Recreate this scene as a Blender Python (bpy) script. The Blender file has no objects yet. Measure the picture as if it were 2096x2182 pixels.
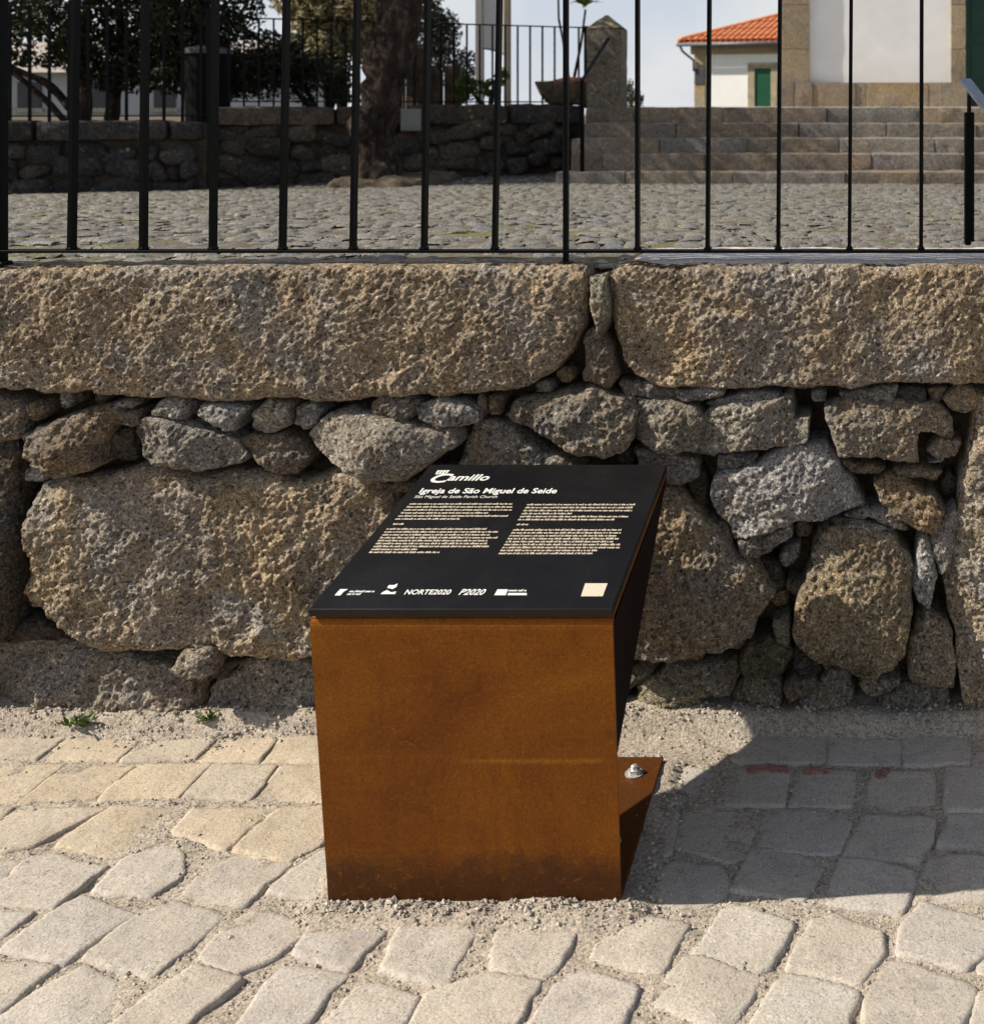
import bpy, math, random
import numpy as np
from mathutils import Vector

random.seed(7)
S = bpy.context.scene
COL = S.collection

# ------------------------------------------------------------------ camera, sky, sun, exposure
F = 2560.0          # focal length in pixels of the 2096 x 2182 photograph
CX, CY = 1837.0, 226.0   # principal point (the photograph is a crop, so a shifted lens)
H = 1.5             # eye height

cam_d = bpy.data.cameras.new('camera')
cam = bpy.data.objects.new('camera', cam_d)
COL.objects.link(cam)
cam.location = (0, 0, H)
cam.rotation_euler = (math.radians(90), 0, 0)
cam_d.sensor_fit = 'VERTICAL'
cam_d.sensor_height = 24.0
cam_d.lens = 24.0 * F / 2182.0
cam_d.shift_x = (1048 - CX) / 2182.0
cam_d.shift_y = -(1091 - CY) / 2182.0
cam_d.clip_start = 0.05
cam_d.clip_end = 2000
cam_d.dof.use_dof = True
cam_d.dof.focus_distance = 2.6
cam_d.dof.aperture_fstop = 5.0
S.camera = cam

SUN = Vector((1.22, 0.205, -1.0))            # the way the light travels
elev = math.atan2(1.0, math.hypot(SUN.x, SUN.y))
az = math.atan2(-SUN.x, -SUN.y)             # compass direction to the sun, from +Y clockwise
world = bpy.data.worlds.new("World")
S.world = world
world.use_nodes = True
wn = world.node_tree.nodes
wl = world.node_tree.links
wn.clear()
sky = wn.new('ShaderNodeTexSky')
sky.sky_type = 'NISHITA'
sky.sun_disc = False
sky.sun_elevation = elev
sky.sun_rotation = az % (2 * math.pi)
sky.altitude = 100
sky.air_density = 1.0
sky.dust_density = 1.5
sky.ozone_density = 1.0
bg = wn.new('ShaderNodeBackground')
bg.inputs['Strength'].default_value = 0.078
wo = wn.new('ShaderNodeOutputWorld')
# thin bright summer haze: white towards the horizon all the way round, thinning overhead
w_tc = wn.new('ShaderNodeTexCoord')
w_sep = wn.new('ShaderNodeSeparateXYZ'); wl.new(w_tc.outputs['Generated'], w_sep.inputs[0])
w_r = wn.new('ShaderNodeValToRGB'); e_ = w_r.color_ramp.elements
e_[0].position = 0.0; e_[0].color = (0.85, 0.85, 0.85, 1); e_[1].position = 0.45; e_[1].color = (0.14, 0.14, 0.14, 1)
wl.new(w_sep.outputs[2], w_r.inputs[0])
w_n = wn.new('ShaderNodeTexNoise'); w_n.inputs['Scale'].default_value = 3.0; w_n.inputs['Detail'].default_value = 5.0
wl.new(w_tc.outputs['Generated'], w_n.inputs['Vector'])
w_c = wn.new('ShaderNodeMix'); w_c.data_type = 'RGBA'
w_c.inputs[6].default_value = (6.9, 7.4, 8.5, 1); w_c.inputs[7].default_value = (9.0, 9.0, 9.1, 1)
w_k = wn.new('ShaderNodeMapRange'); w_k.inputs[1].default_value = 0.38; w_k.inputs[2].default_value = 0.62
w_n.inputs['Scale'].default_value = 5.0; w_n.inputs['Roughness'].default_value = 0.55
wl.new(w_n.outputs['Fac'], w_k.inputs[0]); wl.new(w_k.outputs[0], w_c.inputs[0])
w_m = wn.new('ShaderNodeMix'); w_m.data_type = 'RGBA'
wl.new(w_r.outputs[0], w_m.inputs[0]); wl.new(sky.outputs[0], w_m.inputs[6]); wl.new(w_c.outputs[2], w_m.inputs[7])
wl.new(w_m.outputs[2], bg.inputs['Color'])
wl.new(bg.outputs[0], wo.inputs['Surface'])

sun_d = bpy.data.lights.new('sun', 'SUN')
sun_d.energy = 5.0
sun_d.angle = math.radians(0.55)
sun_d.color = (1.0, 0.93, 0.82)
sun = bpy.data.objects.new('sun', sun_d)
COL.objects.link(sun)
sun.location = (-8, -2, 8)
sun.rotation_euler = SUN.to_track_quat('-Z', 'Y').to_euler()

S.view_settings.view_transform = 'Standard'
S.view_settings.look = 'None'
S.view_settings.exposure = 0.38
S.view_settings.gamma = 1.0
S.view_settings.use_curve_mapping = False
S.cycles.max_bounces = 6
S.cycles.diffuse_bounces = 3

# ------------------------------------------------------------------ reading positions
def wx(px, Y): return (px - CX) * Y / F
def wz(py, Y): return H - (py - CY) * Y / F
def gY(py, z=0.0): return F * (H - z) / (py - CY)
def gp(px, py, z=0.0):
    Y = gY(py, z)
    return (wx(px, Y), Y)
REG = {'R4': (0, 500, 2.69), 'R5': (600, 500, 2.35375), 'R6': (1296, 500, 2.35375), 'R7': (0, 950, 2.69), 'R8': (1296, 950, 2.35375),
       'G5': (0, 1500, 2.69), 'G6': (600, 1500, 2.0922), 'G7': (1296, 1500, 2.35375), 'F': (0, 0, 1.0)}
def full(reg, pts):
    x0, y0, s = REG[reg]
    return [(x0 + x / s, y0 + y / s) for x, y in pts]

# ------------------------------------------------------------------ noise
def _h(ix, iy, iz, seed):
    n = (ix.astype(np.int64) * 374761393 + iy.astype(np.int64) * 668265263 + iz.astype(np.int64) * 1274126177 + seed * 974634777) & 0xffffffff
    n = ((n ^ (n >> 13)) * 1103515245 + 12345) & 0xffffffff
    n = ((n ^ (n >> 16)) * 2654435761) & 0xffffffff
    return ((n ^ (n >> 15)) & 0xffffff) / 8388607.5 - 1.0
def vnoise(p, seed=0):
    i = np.floor(p).astype(np.int64)
    f = p - i
    f = f * f * f * (f * (f * 6 - 15) + 10)
    r = 0
    for dx in (0, 1):
        wx_ = f[:, 0] if dx else 1 - f[:, 0]
        for dy in (0, 1):
            wy_ = f[:, 1] if dy else 1 - f[:, 1]
            for dz in (0, 1):
                wz_ = f[:, 2] if dz else 1 - f[:, 2]
                r = r + wx_ * wy_ * wz_ * _h(i[:, 0] + dx, i[:, 1] + dy, i[:, 2] + dz, seed)
    return r
ROT = np.array([[0.80, 0.36, -0.48], [-0.60, 0.48, -0.64], [0.0, 0.80, 0.60]])
def fbm(p, scale, octaves=3, seed=0, gain=0.5):
    p = np.asarray(p, float) * scale + seed * 3.17
    a, s, out = 1.0, 0.0, np.zeros(len(p))
    for o in range(octaves):
        out += a * vnoise(p, seed + o)
        s += a
        a *= gain
        p = (p @ ROT.T) * 2.03
    return out / s

# ------------------------------------------------------------------ objects
def mesh(name, verts, faces, smooth=True):
    me = bpy.data.meshes.new(name)
    v = verts.tolist() if hasattr(verts, 'tolist') else verts
    f = faces.tolist() if hasattr(faces, 'tolist') else faces
    me.from_pydata(v, [], f)
    if smooth:
        me.polygons.foreach_set('use_smooth', [True] * len(me.polygons))
    me.update()
    return me
def obj(name, me, m=None, parent=None, loc=(0, 0, 0), rz=0.0, tint=None):
    o = bpy.data.objects.new(name, me)
    COL.objects.link(o)
    o.location = loc
    o.rotation_euler = (0, 0, rz)
    if m is not None and me is not None and len(me.materials) == 0:
        me.materials.append(m)
    if parent is not None:
        o.parent = parent
    if tint is not None:
        o.color = (*tint, 1)
    return o
def tag(o, label=None, cat=None, group=None, kind=None):
    if label: o['label'] = label
    if cat: o['category'] = cat
    if group: o['group'] = group
    if kind: o['kind'] = kind
    return o
def empty(name, loc=(0, 0, 0), rz=0.0, parent=None):
    o = obj(name, None, None, parent, loc, rz)
    o.empty_display_size = 0.1
    return o

class MB:
    """collects primitives into one mesh"""
    def __init__(s): s.v = []; s.f = []
    def add(s, vs, fs):
        n = len(s.v)
        s.v += [tuple(p) for p in vs]
        s.f += [[i + n for i in q] for q in fs]
        return s
    def box(s, x0, x1, y0, y1, z0, z1):
        return s.hexa([(x0, y0, z0), (x1, y0, z0), (x1, y1, z0), (x0, y1, z0), (x0, y0, z1), (x1, y0, z1), (x1, y1, z1), (x0, y1, z1)])
    def hexa(s, p):
        return s.add(p, [[0, 3, 2, 1], [4, 5, 6, 7], [0, 1, 5, 4], [1, 2, 6, 5], [2, 3, 7, 6], [3, 0, 4, 7]])
    def bbox(s, x0, x1, y0, y1, z0, z1, b):
        """box with chamfered edges"""
        vs = []; idx = {}
        for ix, x in enumerate((x0, x1)):
            for iy, y in enumerate((y0, y1)):
                for iz, z in enumerate((z0, z1)):
                    sx, sy, sz = (b, -b)[ix], (b, -b)[iy], (b, -b)[iz]
                    for a, q in enumerate(((x, y + sy, z + sz), (x + sx, y, z + sz), (x + sx, y + sy, z))):
                        idx[ix, iy, iz, a] = len(vs); vs.append(q)
        fs = []
        I = idx
        for ix in (0, 1):
            q = [I[ix, 0, 0, 0], I[ix, 1, 0, 0], I[ix, 1, 1, 0], I[ix, 0, 1, 0]]; fs.append(q if ix else q[::-1])
            q = [I[0, ix, 0, 1], I[1, ix, 0, 1], I[1, ix, 1, 1], I[0, ix, 1, 1]]; fs.append(q[::-1] if ix else q)
            q = [I[0, 0, ix, 2], I[1, 0, ix, 2], I[1, 1, ix, 2], I[0, 1, ix, 2]]; fs.append(q if ix else q[::-1])
        for a in (0, 1):
            for c in (0, 1):
                fs.append([I[a, c, 0, 0], I[a, c, 1, 0], I[a, c, 1, 1], I[a, c, 0, 1]])
                fs.append([I[a, 0, c, 0], I[a, 1, c, 0], I[a, 1, c, 2], I[a, 0, c, 2]])
                fs.append([I[0, a, c, 1], I[1, a, c, 1], I[1, a, c, 2], I[0, a, c, 2]])
                for e in (0, 1):
                    fs.append([I[a, c, e, 0], I[a, c, e, 1], I[a, c, e, 2]])
        # consistent outward winding
        c = Vector(((x0 + x1) / 2, (y0 + y1) / 2, (z0 + z1) / 2))
        out = []
        for q in fs:
            p = [Vector(vs[i]) for i in q]
            n = (p[1] - p[0]).cross(p[2] - p[0])
            m_ = sum(p, Vector()) / len(p) - c
            out.append(q if n.dot(m_) > 0 else q[::-1])
        return s.add(vs, out)
    def bar(s, a, b, w, d, up=(0, 0, 1)):
        a = Vector(a); b = Vector(b); t = (b - a).normalized()
        u = t.cross(Vector(up))
        if u.length < 1e-4: u = t.cross(Vector((0, 1, 0)))
        u.normalize(); v = u.cross(t).normalized()
        u *= w / 2; v *= d / 2
        return s.hexa([a - u - v, a + u - v, a + u + v, a - u + v, b - u - v, b + u - v, b + u + v, b - u + v])
    def tube(s, pts, rad, n=8, caps=True):
        pts = [Vector(p) for p in pts]
        if not hasattr(rad, '__len__'): rad = [rad] * len(pts)
        vs = []; fs = []
        for i, p in enumerate(pts):
            t = (pts[min(i + 1, len(pts) - 1)] - pts[max(i - 1, 0)]).normalized()
            ref = Vector((0, 1, 0)) if abs(t.y) < 0.9 else Vector((1, 0, 0))
            u = t.cross(ref).normalized(); v = t.cross(u).normalized()
            for k in range(n):
                an = 2 * math.pi * k / n
                vs.append(p + (u * math.cos(an) + v * math.sin(an)) * rad[i])
        for i in range(len(pts) - 1):
            for k in range(n):
                k2 = (k + 1) % n
                fs.append([i * n + k, i * n + k2, (i + 1) * n + k2, (i + 1) * n + k])
        if caps:
            fs.append(list(range(n))[::-1]); fs.append([(len(pts) - 1) * n + k for k in range(n)])
        return s.add(vs, fs)
    def build(s, name, m, parent=None, loc=(0, 0, 0), smooth=False, rz=0.0, tint=None):
        return obj(name, mesh(name, s.v, s.f, smooth), m, parent, loc, rz, tint)

# ------------------------------------------------------------------ stones
def chaikin(p, n):
    p = np.asarray(p, float)
    for _ in range(n):
        q = np.roll(p, -1, 0)
        p = np.stack([p * 0.75 + q * 0.25, p * 0.25 + q * 0.75], 1).reshape(-1, 2)
    return p
def resample(p, step):
    q = np.vstack([p, p[:1]])
    d = np.hypot(*np.diff(q, axis=0).T)
    t = np.concatenate([[0], np.cumsum(d)])
    n = max(12, int(t[-1] / step))
    s = np.linspace(0, t[-1], n, endpoint=False)
    return np.stack([np.interp(s, t, q[:, 0]), np.interp(s, t, q[:, 1])], 1)
def sdist(pts, poly):
    a = poly; b = np.roll(poly, -1, 0)
    best = np.full(len(pts), 1e9); near = np.zeros_like(pts); inside = np.zeros(len(pts), bool)
    for i in range(len(a)):
        e = b[i] - a[i]; l2 = e @ e + 1e-12
        w = pts - a[i]
        t = np.clip(w @ e / l2, 0, 1)
        c = a[i] + t[:, None] * e
        dd = (pts[:, 0] - c[:, 0]) ** 2 + (pts[:, 1] - c[:, 1]) ** 2
        m = dd < best
        best[m] = dd[m]; near[m] = c[m]
        y0, y1 = a[i, 1], b[i, 1]
        cr = ((pts[:, 1] >= y0) != (pts[:, 1] >= y1))
        if cr.any():
            xi = a[i, 0] + (pts[:, 1] - y0) * (b[i, 0] - a[i, 0]) / ((y1 - y0) or 1e-12)
            inside ^= cr & (pts[:, 0] < xi)
    d = np.sqrt(best)
    return np.where(inside, d, -d), near
def grow(poly, d):
    p = np.asarray(poly, float)
    ar = np.sum(p[:, 0] * np.roll(p[:, 1], -1) - np.roll(p[:, 0], -1) * p[:, 1])
    if ar < 0: p = p[::-1]
    e1 = p - np.roll(p, 1, 0); e2 = np.roll(p, -1, 0) - p
    n1 = np.column_stack([e1[:, 1], -e1[:, 0]]); n2 = np.column_stack([e2[:, 1], -e2[:, 0]])
    n1 /= np.linalg.norm(n1, axis=1, keepdims=True) + 1e-9; n2 /= np.linalg.norm(n2, axis=1, keepdims=True) + 1e-9
    m = n1 + n2; k = 2.0 / np.maximum((m * m).sum(1), 0.8)
    return p + m * d * np.minimum(k, 1.4)[:, None]
SEED = [100]
def stone(poly, sp, edge=0.03, dome=0.02, low=0.012, mid=0.005, fine=0.003, back=0.14, smooth_n=2, jit=0.004, fscale=135.0, tiltu=0.0, tiltv=0.0, flat=0.0, cr=0.034, facets=0, fslope=(0.15, 0.55), aniso=0.0):
    """heightfield stone: verts (u, v, w) with w along the outward normal, front near w = 0"""
    SEED[0] += 1; seed = SEED[0]
    poly = np.asarray(poly, float)
    area = 0.5 * np.sum(poly[:, 0] * np.roll(poly[:, 1], -1) - np.roll(poly[:, 0], -1) * poly[:, 1])
    if area < 0: poly = poly[::-1]
    if cr:
        pd = []
        for a_, b_ in zip(poly, np.roll(poly, -1, 0)):
            n_ = max(1, int(np.hypot(*(b_ - a_)) / cr))
            pd += [a_ + (b_ - a_) * k / n_ for k in range(n_)]
        poly = np.array(pd)
    out = resample(chaikin(poly, smooth_n), max(sp * 1.6, 0.006))
    z3 = np.column_stack([out, np.full(len(out), seed * 1.7)])
    out = out + np.column_stack([fbm(z3, 22, 3, seed), fbm(z3, 22, 3, seed + 50)]) * jit * 1.6
    lo = out.min(0) - sp; hi = out.max(0) + sp
    nu = int((hi[0] - lo[0]) / sp) + 2; nv = int((hi[1] - lo[1]) / sp) + 2
    U, V = np.meshgrid(lo[0] + np.arange(nu) * sp, lo[1] + np.arange(nv) * sp, indexing='ij')
    P = np.column_stack([U.ravel(), V.ravel()])
    d, near = sdist(P, out)
    idx = np.arange(nu * nv).reshape(nu, nv)
    q = np.stack([idx[:-1, :-1], idx[1:, :-1], idx[1:, 1:], idx[:-1, 1:]], -1).reshape(-1, 4)
    q = q[(d[q] > 0).any(1)]
    used = np.unique(q)
    remap = np.full(nu * nv, -1); remap[used] = np.arange(len(used))
    q = remap[q]; P = P[used]; d = d[used]; near = near[used]
    ins = d > 0
    P = np.where(ins[:, None], P, near)
    dm = d.max()
    p3 = np.column_stack([P, np.full(len(P), seed * 0.37)])
    e = edge * (1 + 0.35 * fbm(p3, 9, 2, seed + 5))
    t = np.clip(d / e, 0, 1)
    w = -e * (1 - np.sqrt(np.clip(1 - (1 - t) ** 2, 0, 1)))
    tt = np.clip(d / dm, 0, 1)
    w += dome * (tt * (2 - tt)) * (1 - flat)
    c = P.mean(0)
    if facets:
        fr = random.Random(seed * 13 + 1); ext = np.ptp(P, axis=0) / 2
        warp = 0.10 * min(ext) * fbm(p3, 14, 3, seed + 61)
        for _ in range(facets):
            th = fr.uniform(0, 2 * math.pi); dv = np.array([math.cos(th), math.sin(th)])
            e_ = abs(dv[0]) * ext[0] + abs(dv[1]) * ext[1]
            s_ = fr.uniform(*fslope); r_ = fr.uniform(0.05, 0.65)
            w = np.minimum(w, dome * 0.9 - s_ * ((P - c) @ dv + warp - r_ * e_))
        w = np.maximum(w, -e * 1.6)
    w += (P[:, 0] - c[0]) * tiltu + (P[:, 1] - c[1]) * tiltv
    w += low * fbm(p3, 7.5, 3, seed + 9) + mid * fbm(p3, 32, 3, seed + 13, 0.6)
    if fine: 
        g = fbm(p3, fscale, 2, seed + 21, 0.75)
        if aniso:
            q3 = np.column_stack([(P[:, 0] * 0.80 + P[:, 1] * 0.60) * (1 - aniso), -P[:, 0] * 0.60 + P[:, 1] * 0.80, p3[:, 2]])
            q3[:, 1] += 0.006 * fbm(p3, 25, 2, seed + 44)
            g = 0.85 * g + 0.6 * fbm(q3, fscale, 2, seed + 23, 0.6)
            w += fine * 1.0 * fbm(q3, fscale * 0.36, 2, seed + 29)
        w += fine * (1.7 * g + 0.35 * np.abs(g))
    w = np.where(ins, w, -e - 0.004)
    verts = np.column_stack([P, w])
    # run the rim back to give the stone its thickness
    ed = np.concatenate([q[:, [0, 1]], q[:, [1, 2]], q[:, [2, 3]], q[:, [3, 0]]])
    key = np.minimum(ed[:, 0], ed[:, 1]) * (len(P) + 1) + np.maximum(ed[:, 0], ed[:, 1])
    _, inv, cnt = np.unique(key, return_inverse=True, return_counts=True)
    be = ed[cnt[inv] == 1]
    rim = np.unique(be)
    pos = np.full(len(P), -1); pos[rim] = np.arange(len(rim))
    faces = [q]
    n0 = len(verts); prev = rim
    steps = 2 if back > 0.08 else 1
    for k in range(steps):
        wb = -back * (k + 1) / steps
        rv = verts[rim].copy()
        nz = np.column_stack([rv[:, :2], np.full(len(rv), wb)])
        rv[:, 0] += 0.004 * fbm(nz, 20, 2, seed + 31); rv[:, 1] += 0.004 * fbm(nz, 20, 2, seed + 32)
        rv[:, 2] = np.minimum(wb, rv[:, 2] - 0.003)
        cur = len(verts) + np.arange(len(rim))
        verts = np.vstack([verts, rv])
        a, b = be[:, 0], be[:, 1]
        faces.append(np.column_stack([b * 0 + prev[pos[a]], cur[pos[a]], cur[pos[b]], prev[pos[b]]]))
        prev = cur
    return verts, np.vstack(faces)
def wall_mesh(name, vf):
    v, f = vf
    return mesh(name, np.column_stack([v[:, 0], -v[:, 2], v[:, 1]]), f)
def floor_mesh(name, vf):
    v, f = vf
    return mesh(name, v, f)
def rough_box(sx, sy, sz, sp, r=0.02, amp=0.006, scale=14, fine=0.0):
    """worn block, base centre at the origin"""
    SEED[0] += 1; seed = SEED[0]
    n = [max(2, min(60, int(round(s / sp)))) for s in (sx, sy, sz)]
    key = {}; vs = []; fs = []
    def vid(i, j, k):
        if (i, j, k) not in key:
            key[i, j, k] = len(vs)
            vs.append((i / n[0] * sx - sx / 2, j / n[1] * sy - sy / 2, k / n[2] * sz))
        return key[i, j, k]
    for a in range(3):
        b, c = [q for q in range(3) if q != a]
        for side in (0, n[a]):
            for i in range(n[b]):
                for j in range(n[c]):
                    q = []
                    for di, dj in ((0, 0), (1, 0), (1, 1), (0, 1)):
                        t = [0, 0, 0]; t[a] = side; t[b] = i + di; t[c] = j + dj
                        q.append(vid(*t))
                    flip = (side == 0) ^ (a == 1)
                    fs.append(q[::-1] if flip else q)
    v = np.array(vs)
    h = np.array([sx / 2, sy / 2, sz / 2]); c = np.array([0, 0, sz / 2])
    p = v - c
    core = np.clip(p, -(h - r), h - r)
    dlt = p - core
    L = np.linalg.norm(dlt, axis=1, keepdims=True)
    nrm = np.where(L > 1e-9, dlt / np.maximum(L, 1e-9), 0)
    p = np.where(L > 1e-9, core + nrm * r, p)
    off = amp * fbm(v + seed, scale, 3, seed) + (fine * fbm(v + seed, 80, 2, seed + 3) if fine else 0)
    p = p + nrm * off[:, None]
    me = mesh('block', p + c, fs)
    me.set_sharp_from_angle(angle=math.radians(38))
    return me

# ------------------------------------------------------------------ materials
class NT:
    def __init__(s, name):
        s.m = bpy.data.materials.new(name); s.m.use_nodes = True
        s.t = s.m.node_tree; s.t.nodes.clear()
        s.out = s.n('ShaderNodeOutputMaterial')
        s.b = s.n('ShaderNodeBsdfPrincipled')
        s.l(s.b.outputs[0], s.out.inputs[0])
        s.b.inputs['Specular IOR Level'].default_value = 0.25
    def n(s, k, **kw):
        x = s.t.nodes.new(k)
        for a, b in kw.items(): setattr(x, a, b)
        return x
    def l(s, a, b): s.t.links.new(a, b)
    def set(s, **kw):
        for k, v in kw.items():
            s.b.inputs[k.replace('_', ' ')].default_value = v
        return s
    def coord(s, rnd=True, kind='Object'):
        tc = s.n('ShaderNodeTexCoord')
        if not rnd: return tc.outputs[kind]
        oi = s.n('ShaderNodeObjectInfo')
        mu = s.n('ShaderNodeMath', operation='MULTIPLY'); mu.inputs[1].default_value = 53.0
        s.l(oi.outputs['Random'], mu.inputs[0])
        ad = s.n('ShaderNodeVectorMath', operation='ADD')
        s.l(tc.outputs[kind], ad.inputs[0]); s.l(mu.outputs[0], ad.inputs[1])
        return ad.outputs[0]
    def noise(s, co, scale, detail=4, rough=0.6, dist=0.0):
        x = s.n('ShaderNodeTexNoise')
        x.inputs['Scale'].default_value = scale; x.inputs['Detail'].default_value = detail
        x.inputs['Roughness'].default_value = rough; x.inputs['Distortion'].default_value = dist
        s.l(co, x.inputs['Vector']); return x.outputs['Fac']
    def voro(s, co, scale, out='Color', feature='F1'):
        x = s.n('ShaderNodeTexVoronoi', feature=feature); x.inputs['Scale'].default_value = scale
        s.l(co, x.inputs['Vector']); return x.outputs[out]
    def ramp(s, fac, stops):
        x = s.n('ShaderNodeValToRGB'); e = x.color_ramp.elements
        while len(e) < len(stops): e.new(0.5)
        for el, (p, c) in zip(e, stops):
            el.position = p
            if not hasattr(c, '__len__'): c = (c, c, c)
            el.color = (*c, 1)
        s.l(fac, x.inputs[0]); return x.outputs[0]
    def mix(s, fac, a, b, mode='MIX'):
        x = s.n('ShaderNodeMix', data_type='RGBA', blend_type=mode)
        for sock, val in ((x.inputs[0], fac), (x.inputs[6], a), (x.inputs[7], b)):
            if hasattr(val, 'is_output'): s.l(val, sock)
            elif hasattr(val, '__len__'): sock.default_value = (*val, 1)
            else: sock.default_value = val
        return x.outputs[2]
    def math(s, op, a, b):
        x = s.n('ShaderNodeMath', operation=op)
        for sock, val in ((x.inputs[0], a), (x.inputs[1], b)):
            if hasattr(val, 'is_output'): s.l(val, sock)
            else: sock.default_value = val
        return x.outputs[0]
    def bump(s, h, dist, strength=1.0):
        x = s.n('ShaderNodeBump'); x.inputs['Distance'].default_value = dist; x.inputs['Strength'].default_value = strength
        s.l(h, x.inputs['Height']); s.l(x.outputs[0], s.b.inputs['Normal'])
    def color(s, c):
        if hasattr(c, 'is_output'): s.l(c, s.b.inputs['Base Color'])
        else: s.b.inputs['Base Color'].default_value = (*c, 1)
    def objcolor(s): return s.n('ShaderNodeObjectInfo').outputs['Color']

def granite(name, grain=150.0, contrast=1.0, lichen=0.5, bump=0.005, patch=7.0, grey=0.5):
    t = NT(name); co = t.coord()
    big = t.noise(co, patch, 5, 0.65)
    g1 = t.noise(co, grain * 0.55, 5, 0.75)
    g2 = t.noise(co, grain * 1.5, 2, 0.7)
    cells = t.voro(co, grain * 1.15, 'Color')
    sep = t.n('ShaderNodeSeparateColor'); t.l(cells, sep.inputs[0])
    c = t.mix(1.0, t.objcolor(), t.ramp(big, [(0.22, (0.55, 0.53, 0.52)), (0.45, (0.95, 0.95, 0.95)), (0.75, (1.3, 1.22, 1.1))]), 'MULTIPLY')
    # pale grey weathered skin against the warm broken stone
    gy = t.noise(co, patch * 0.62, 6, 0.7, 0.7)
    bw = t.n('ShaderNodeRGBToBW'); t.l(c, bw.inputs[0])
    c = t.mix(t.ramp(gy, [(0.45, 0.0), (0.62, grey)]), c, t.mix(1.0, bw.outputs[0], (1.06, 1.0, 0.93), 'MULTIPLY'))
    lo, hi = 1 - 0.70 * contrast, 1 + 0.55 * contrast
    c = t.mix(1.0, c, t.ramp(g1, [(0.30, lo), (0.48, 0.95), (0.56, 1.05), (0.74, hi)]), 'MULTIPLY')
    c = t.mix(1.0, c, t.ramp(g2, [(0.32, 1 - 0.4 * contrast), (0.5, 1.0), (0.7, 1 + 0.35 * contrast)]), 'MULTIPLY')
    c = t.mix(1.0, c, t.ramp(sep.outputs[0], [(0.0, 1 - 0.45 * contrast), (0.16, 0.97), (0.86, 1.03), (1.0, 1 + 0.6 * contrast)]), 'MULTIPLY')
    hue = t.noise(co, 13, 5, 0.65)
    c = t.mix(t.ramp(hue, [(0.55, 0.0), (0.72, 0.45)]), c, (0.33, 0.185, 0.085))
    if lichen:
        li = t.noise(co, 5.5, 7, 0.75, 0.8)
        c = t.mix(t.ramp(li, [(0.55, 0.0), (0.70, lichen * 0.8)]), c, (0.060, 0.050, 0.037))
        pl = t.noise(co, 19, 6, 0.7, 0.8)
        c = t.mix(t.ramp(pl, [(0.60, 0.0), (0.72, lichen * 0.75)]), c, (0.47, 0.43, 0.37))
    wv = t.n('ShaderNodeVectorMath', operation='ADD'); nz_ = t.n('ShaderNodeTexNoise'); nz_.inputs['Scale'].default_value = patch * 1.6; nz_.inputs['Detail'].default_value = 5
    t.l(co, nz_.inputs['Vector']); t.l(nz_.outputs['Color'], wv.inputs[0]); t.l(co, wv.inputs[1])
    ck = t.voro(wv.outputs[0], patch * 0.42, 'Distance', 'DISTANCE_TO_EDGE')
    ckm = t.math('MULTIPLY', t.ramp(ck, [(0.0, 0.9), (0.012, 0.0)]), t.ramp(t.noise(co, patch * 0.5, 3), [(0.5, 0.0), (0.6, 1.0)]))
    c = t.mix(ckm, c, (0.035, 0.028, 0.02))
    ms = t.n('ShaderNodeMapping'); ms.inputs['Scale'].default_value = (1.0, 1.0, 0.3); t.l(co, ms.inputs[0])
    c = t.mix(t.ramp(t.noise(ms.outputs[0], patch * 1.3, 5, 0.7, 0.4), [(0.56, 0.0), (0.72, 0.55)]), c, t.mix(1.0, c, (0.42, 0.38, 0.34), 'MULTIPLY'))
    c = t.mix(t.math('MULTIPLY', t.ramp(t.voro(co, grain * 0.25, 'Distance'), [(0.10, 0.7), (0.22, 0.0)]), t.ramp(t.noise(co, patch * 1.1, 4), [(0.54, 0.0), (0.64, 1.0)])), c, (0.40, 0.38, 0.26))
    t.color(c)
    h = t.math('ADD', t.math('MULTIPLY', g1, 1.3), t.math('MULTIPLY', sep.outputs[1], 0.22))
    h = t.math('ADD', h, t.math('MULTIPLY', g2, 0.35))
    t.bump(h, bump)
    t.set(Roughness=0.88)
    return t.m
M = {}
M['wall_stone'] = granite('wall_stone_granite', 150, 1.5, 0.7, 0.026, 6.0, 0.75)
M['far_stone'] = granite('far_stone_granite', 45, 0.9, 0.7, 0.02, patch=4)
M['block_stone'] = granite('dressed_granite', 60, 0.6, 0.3, 0.008, patch=3)

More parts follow.
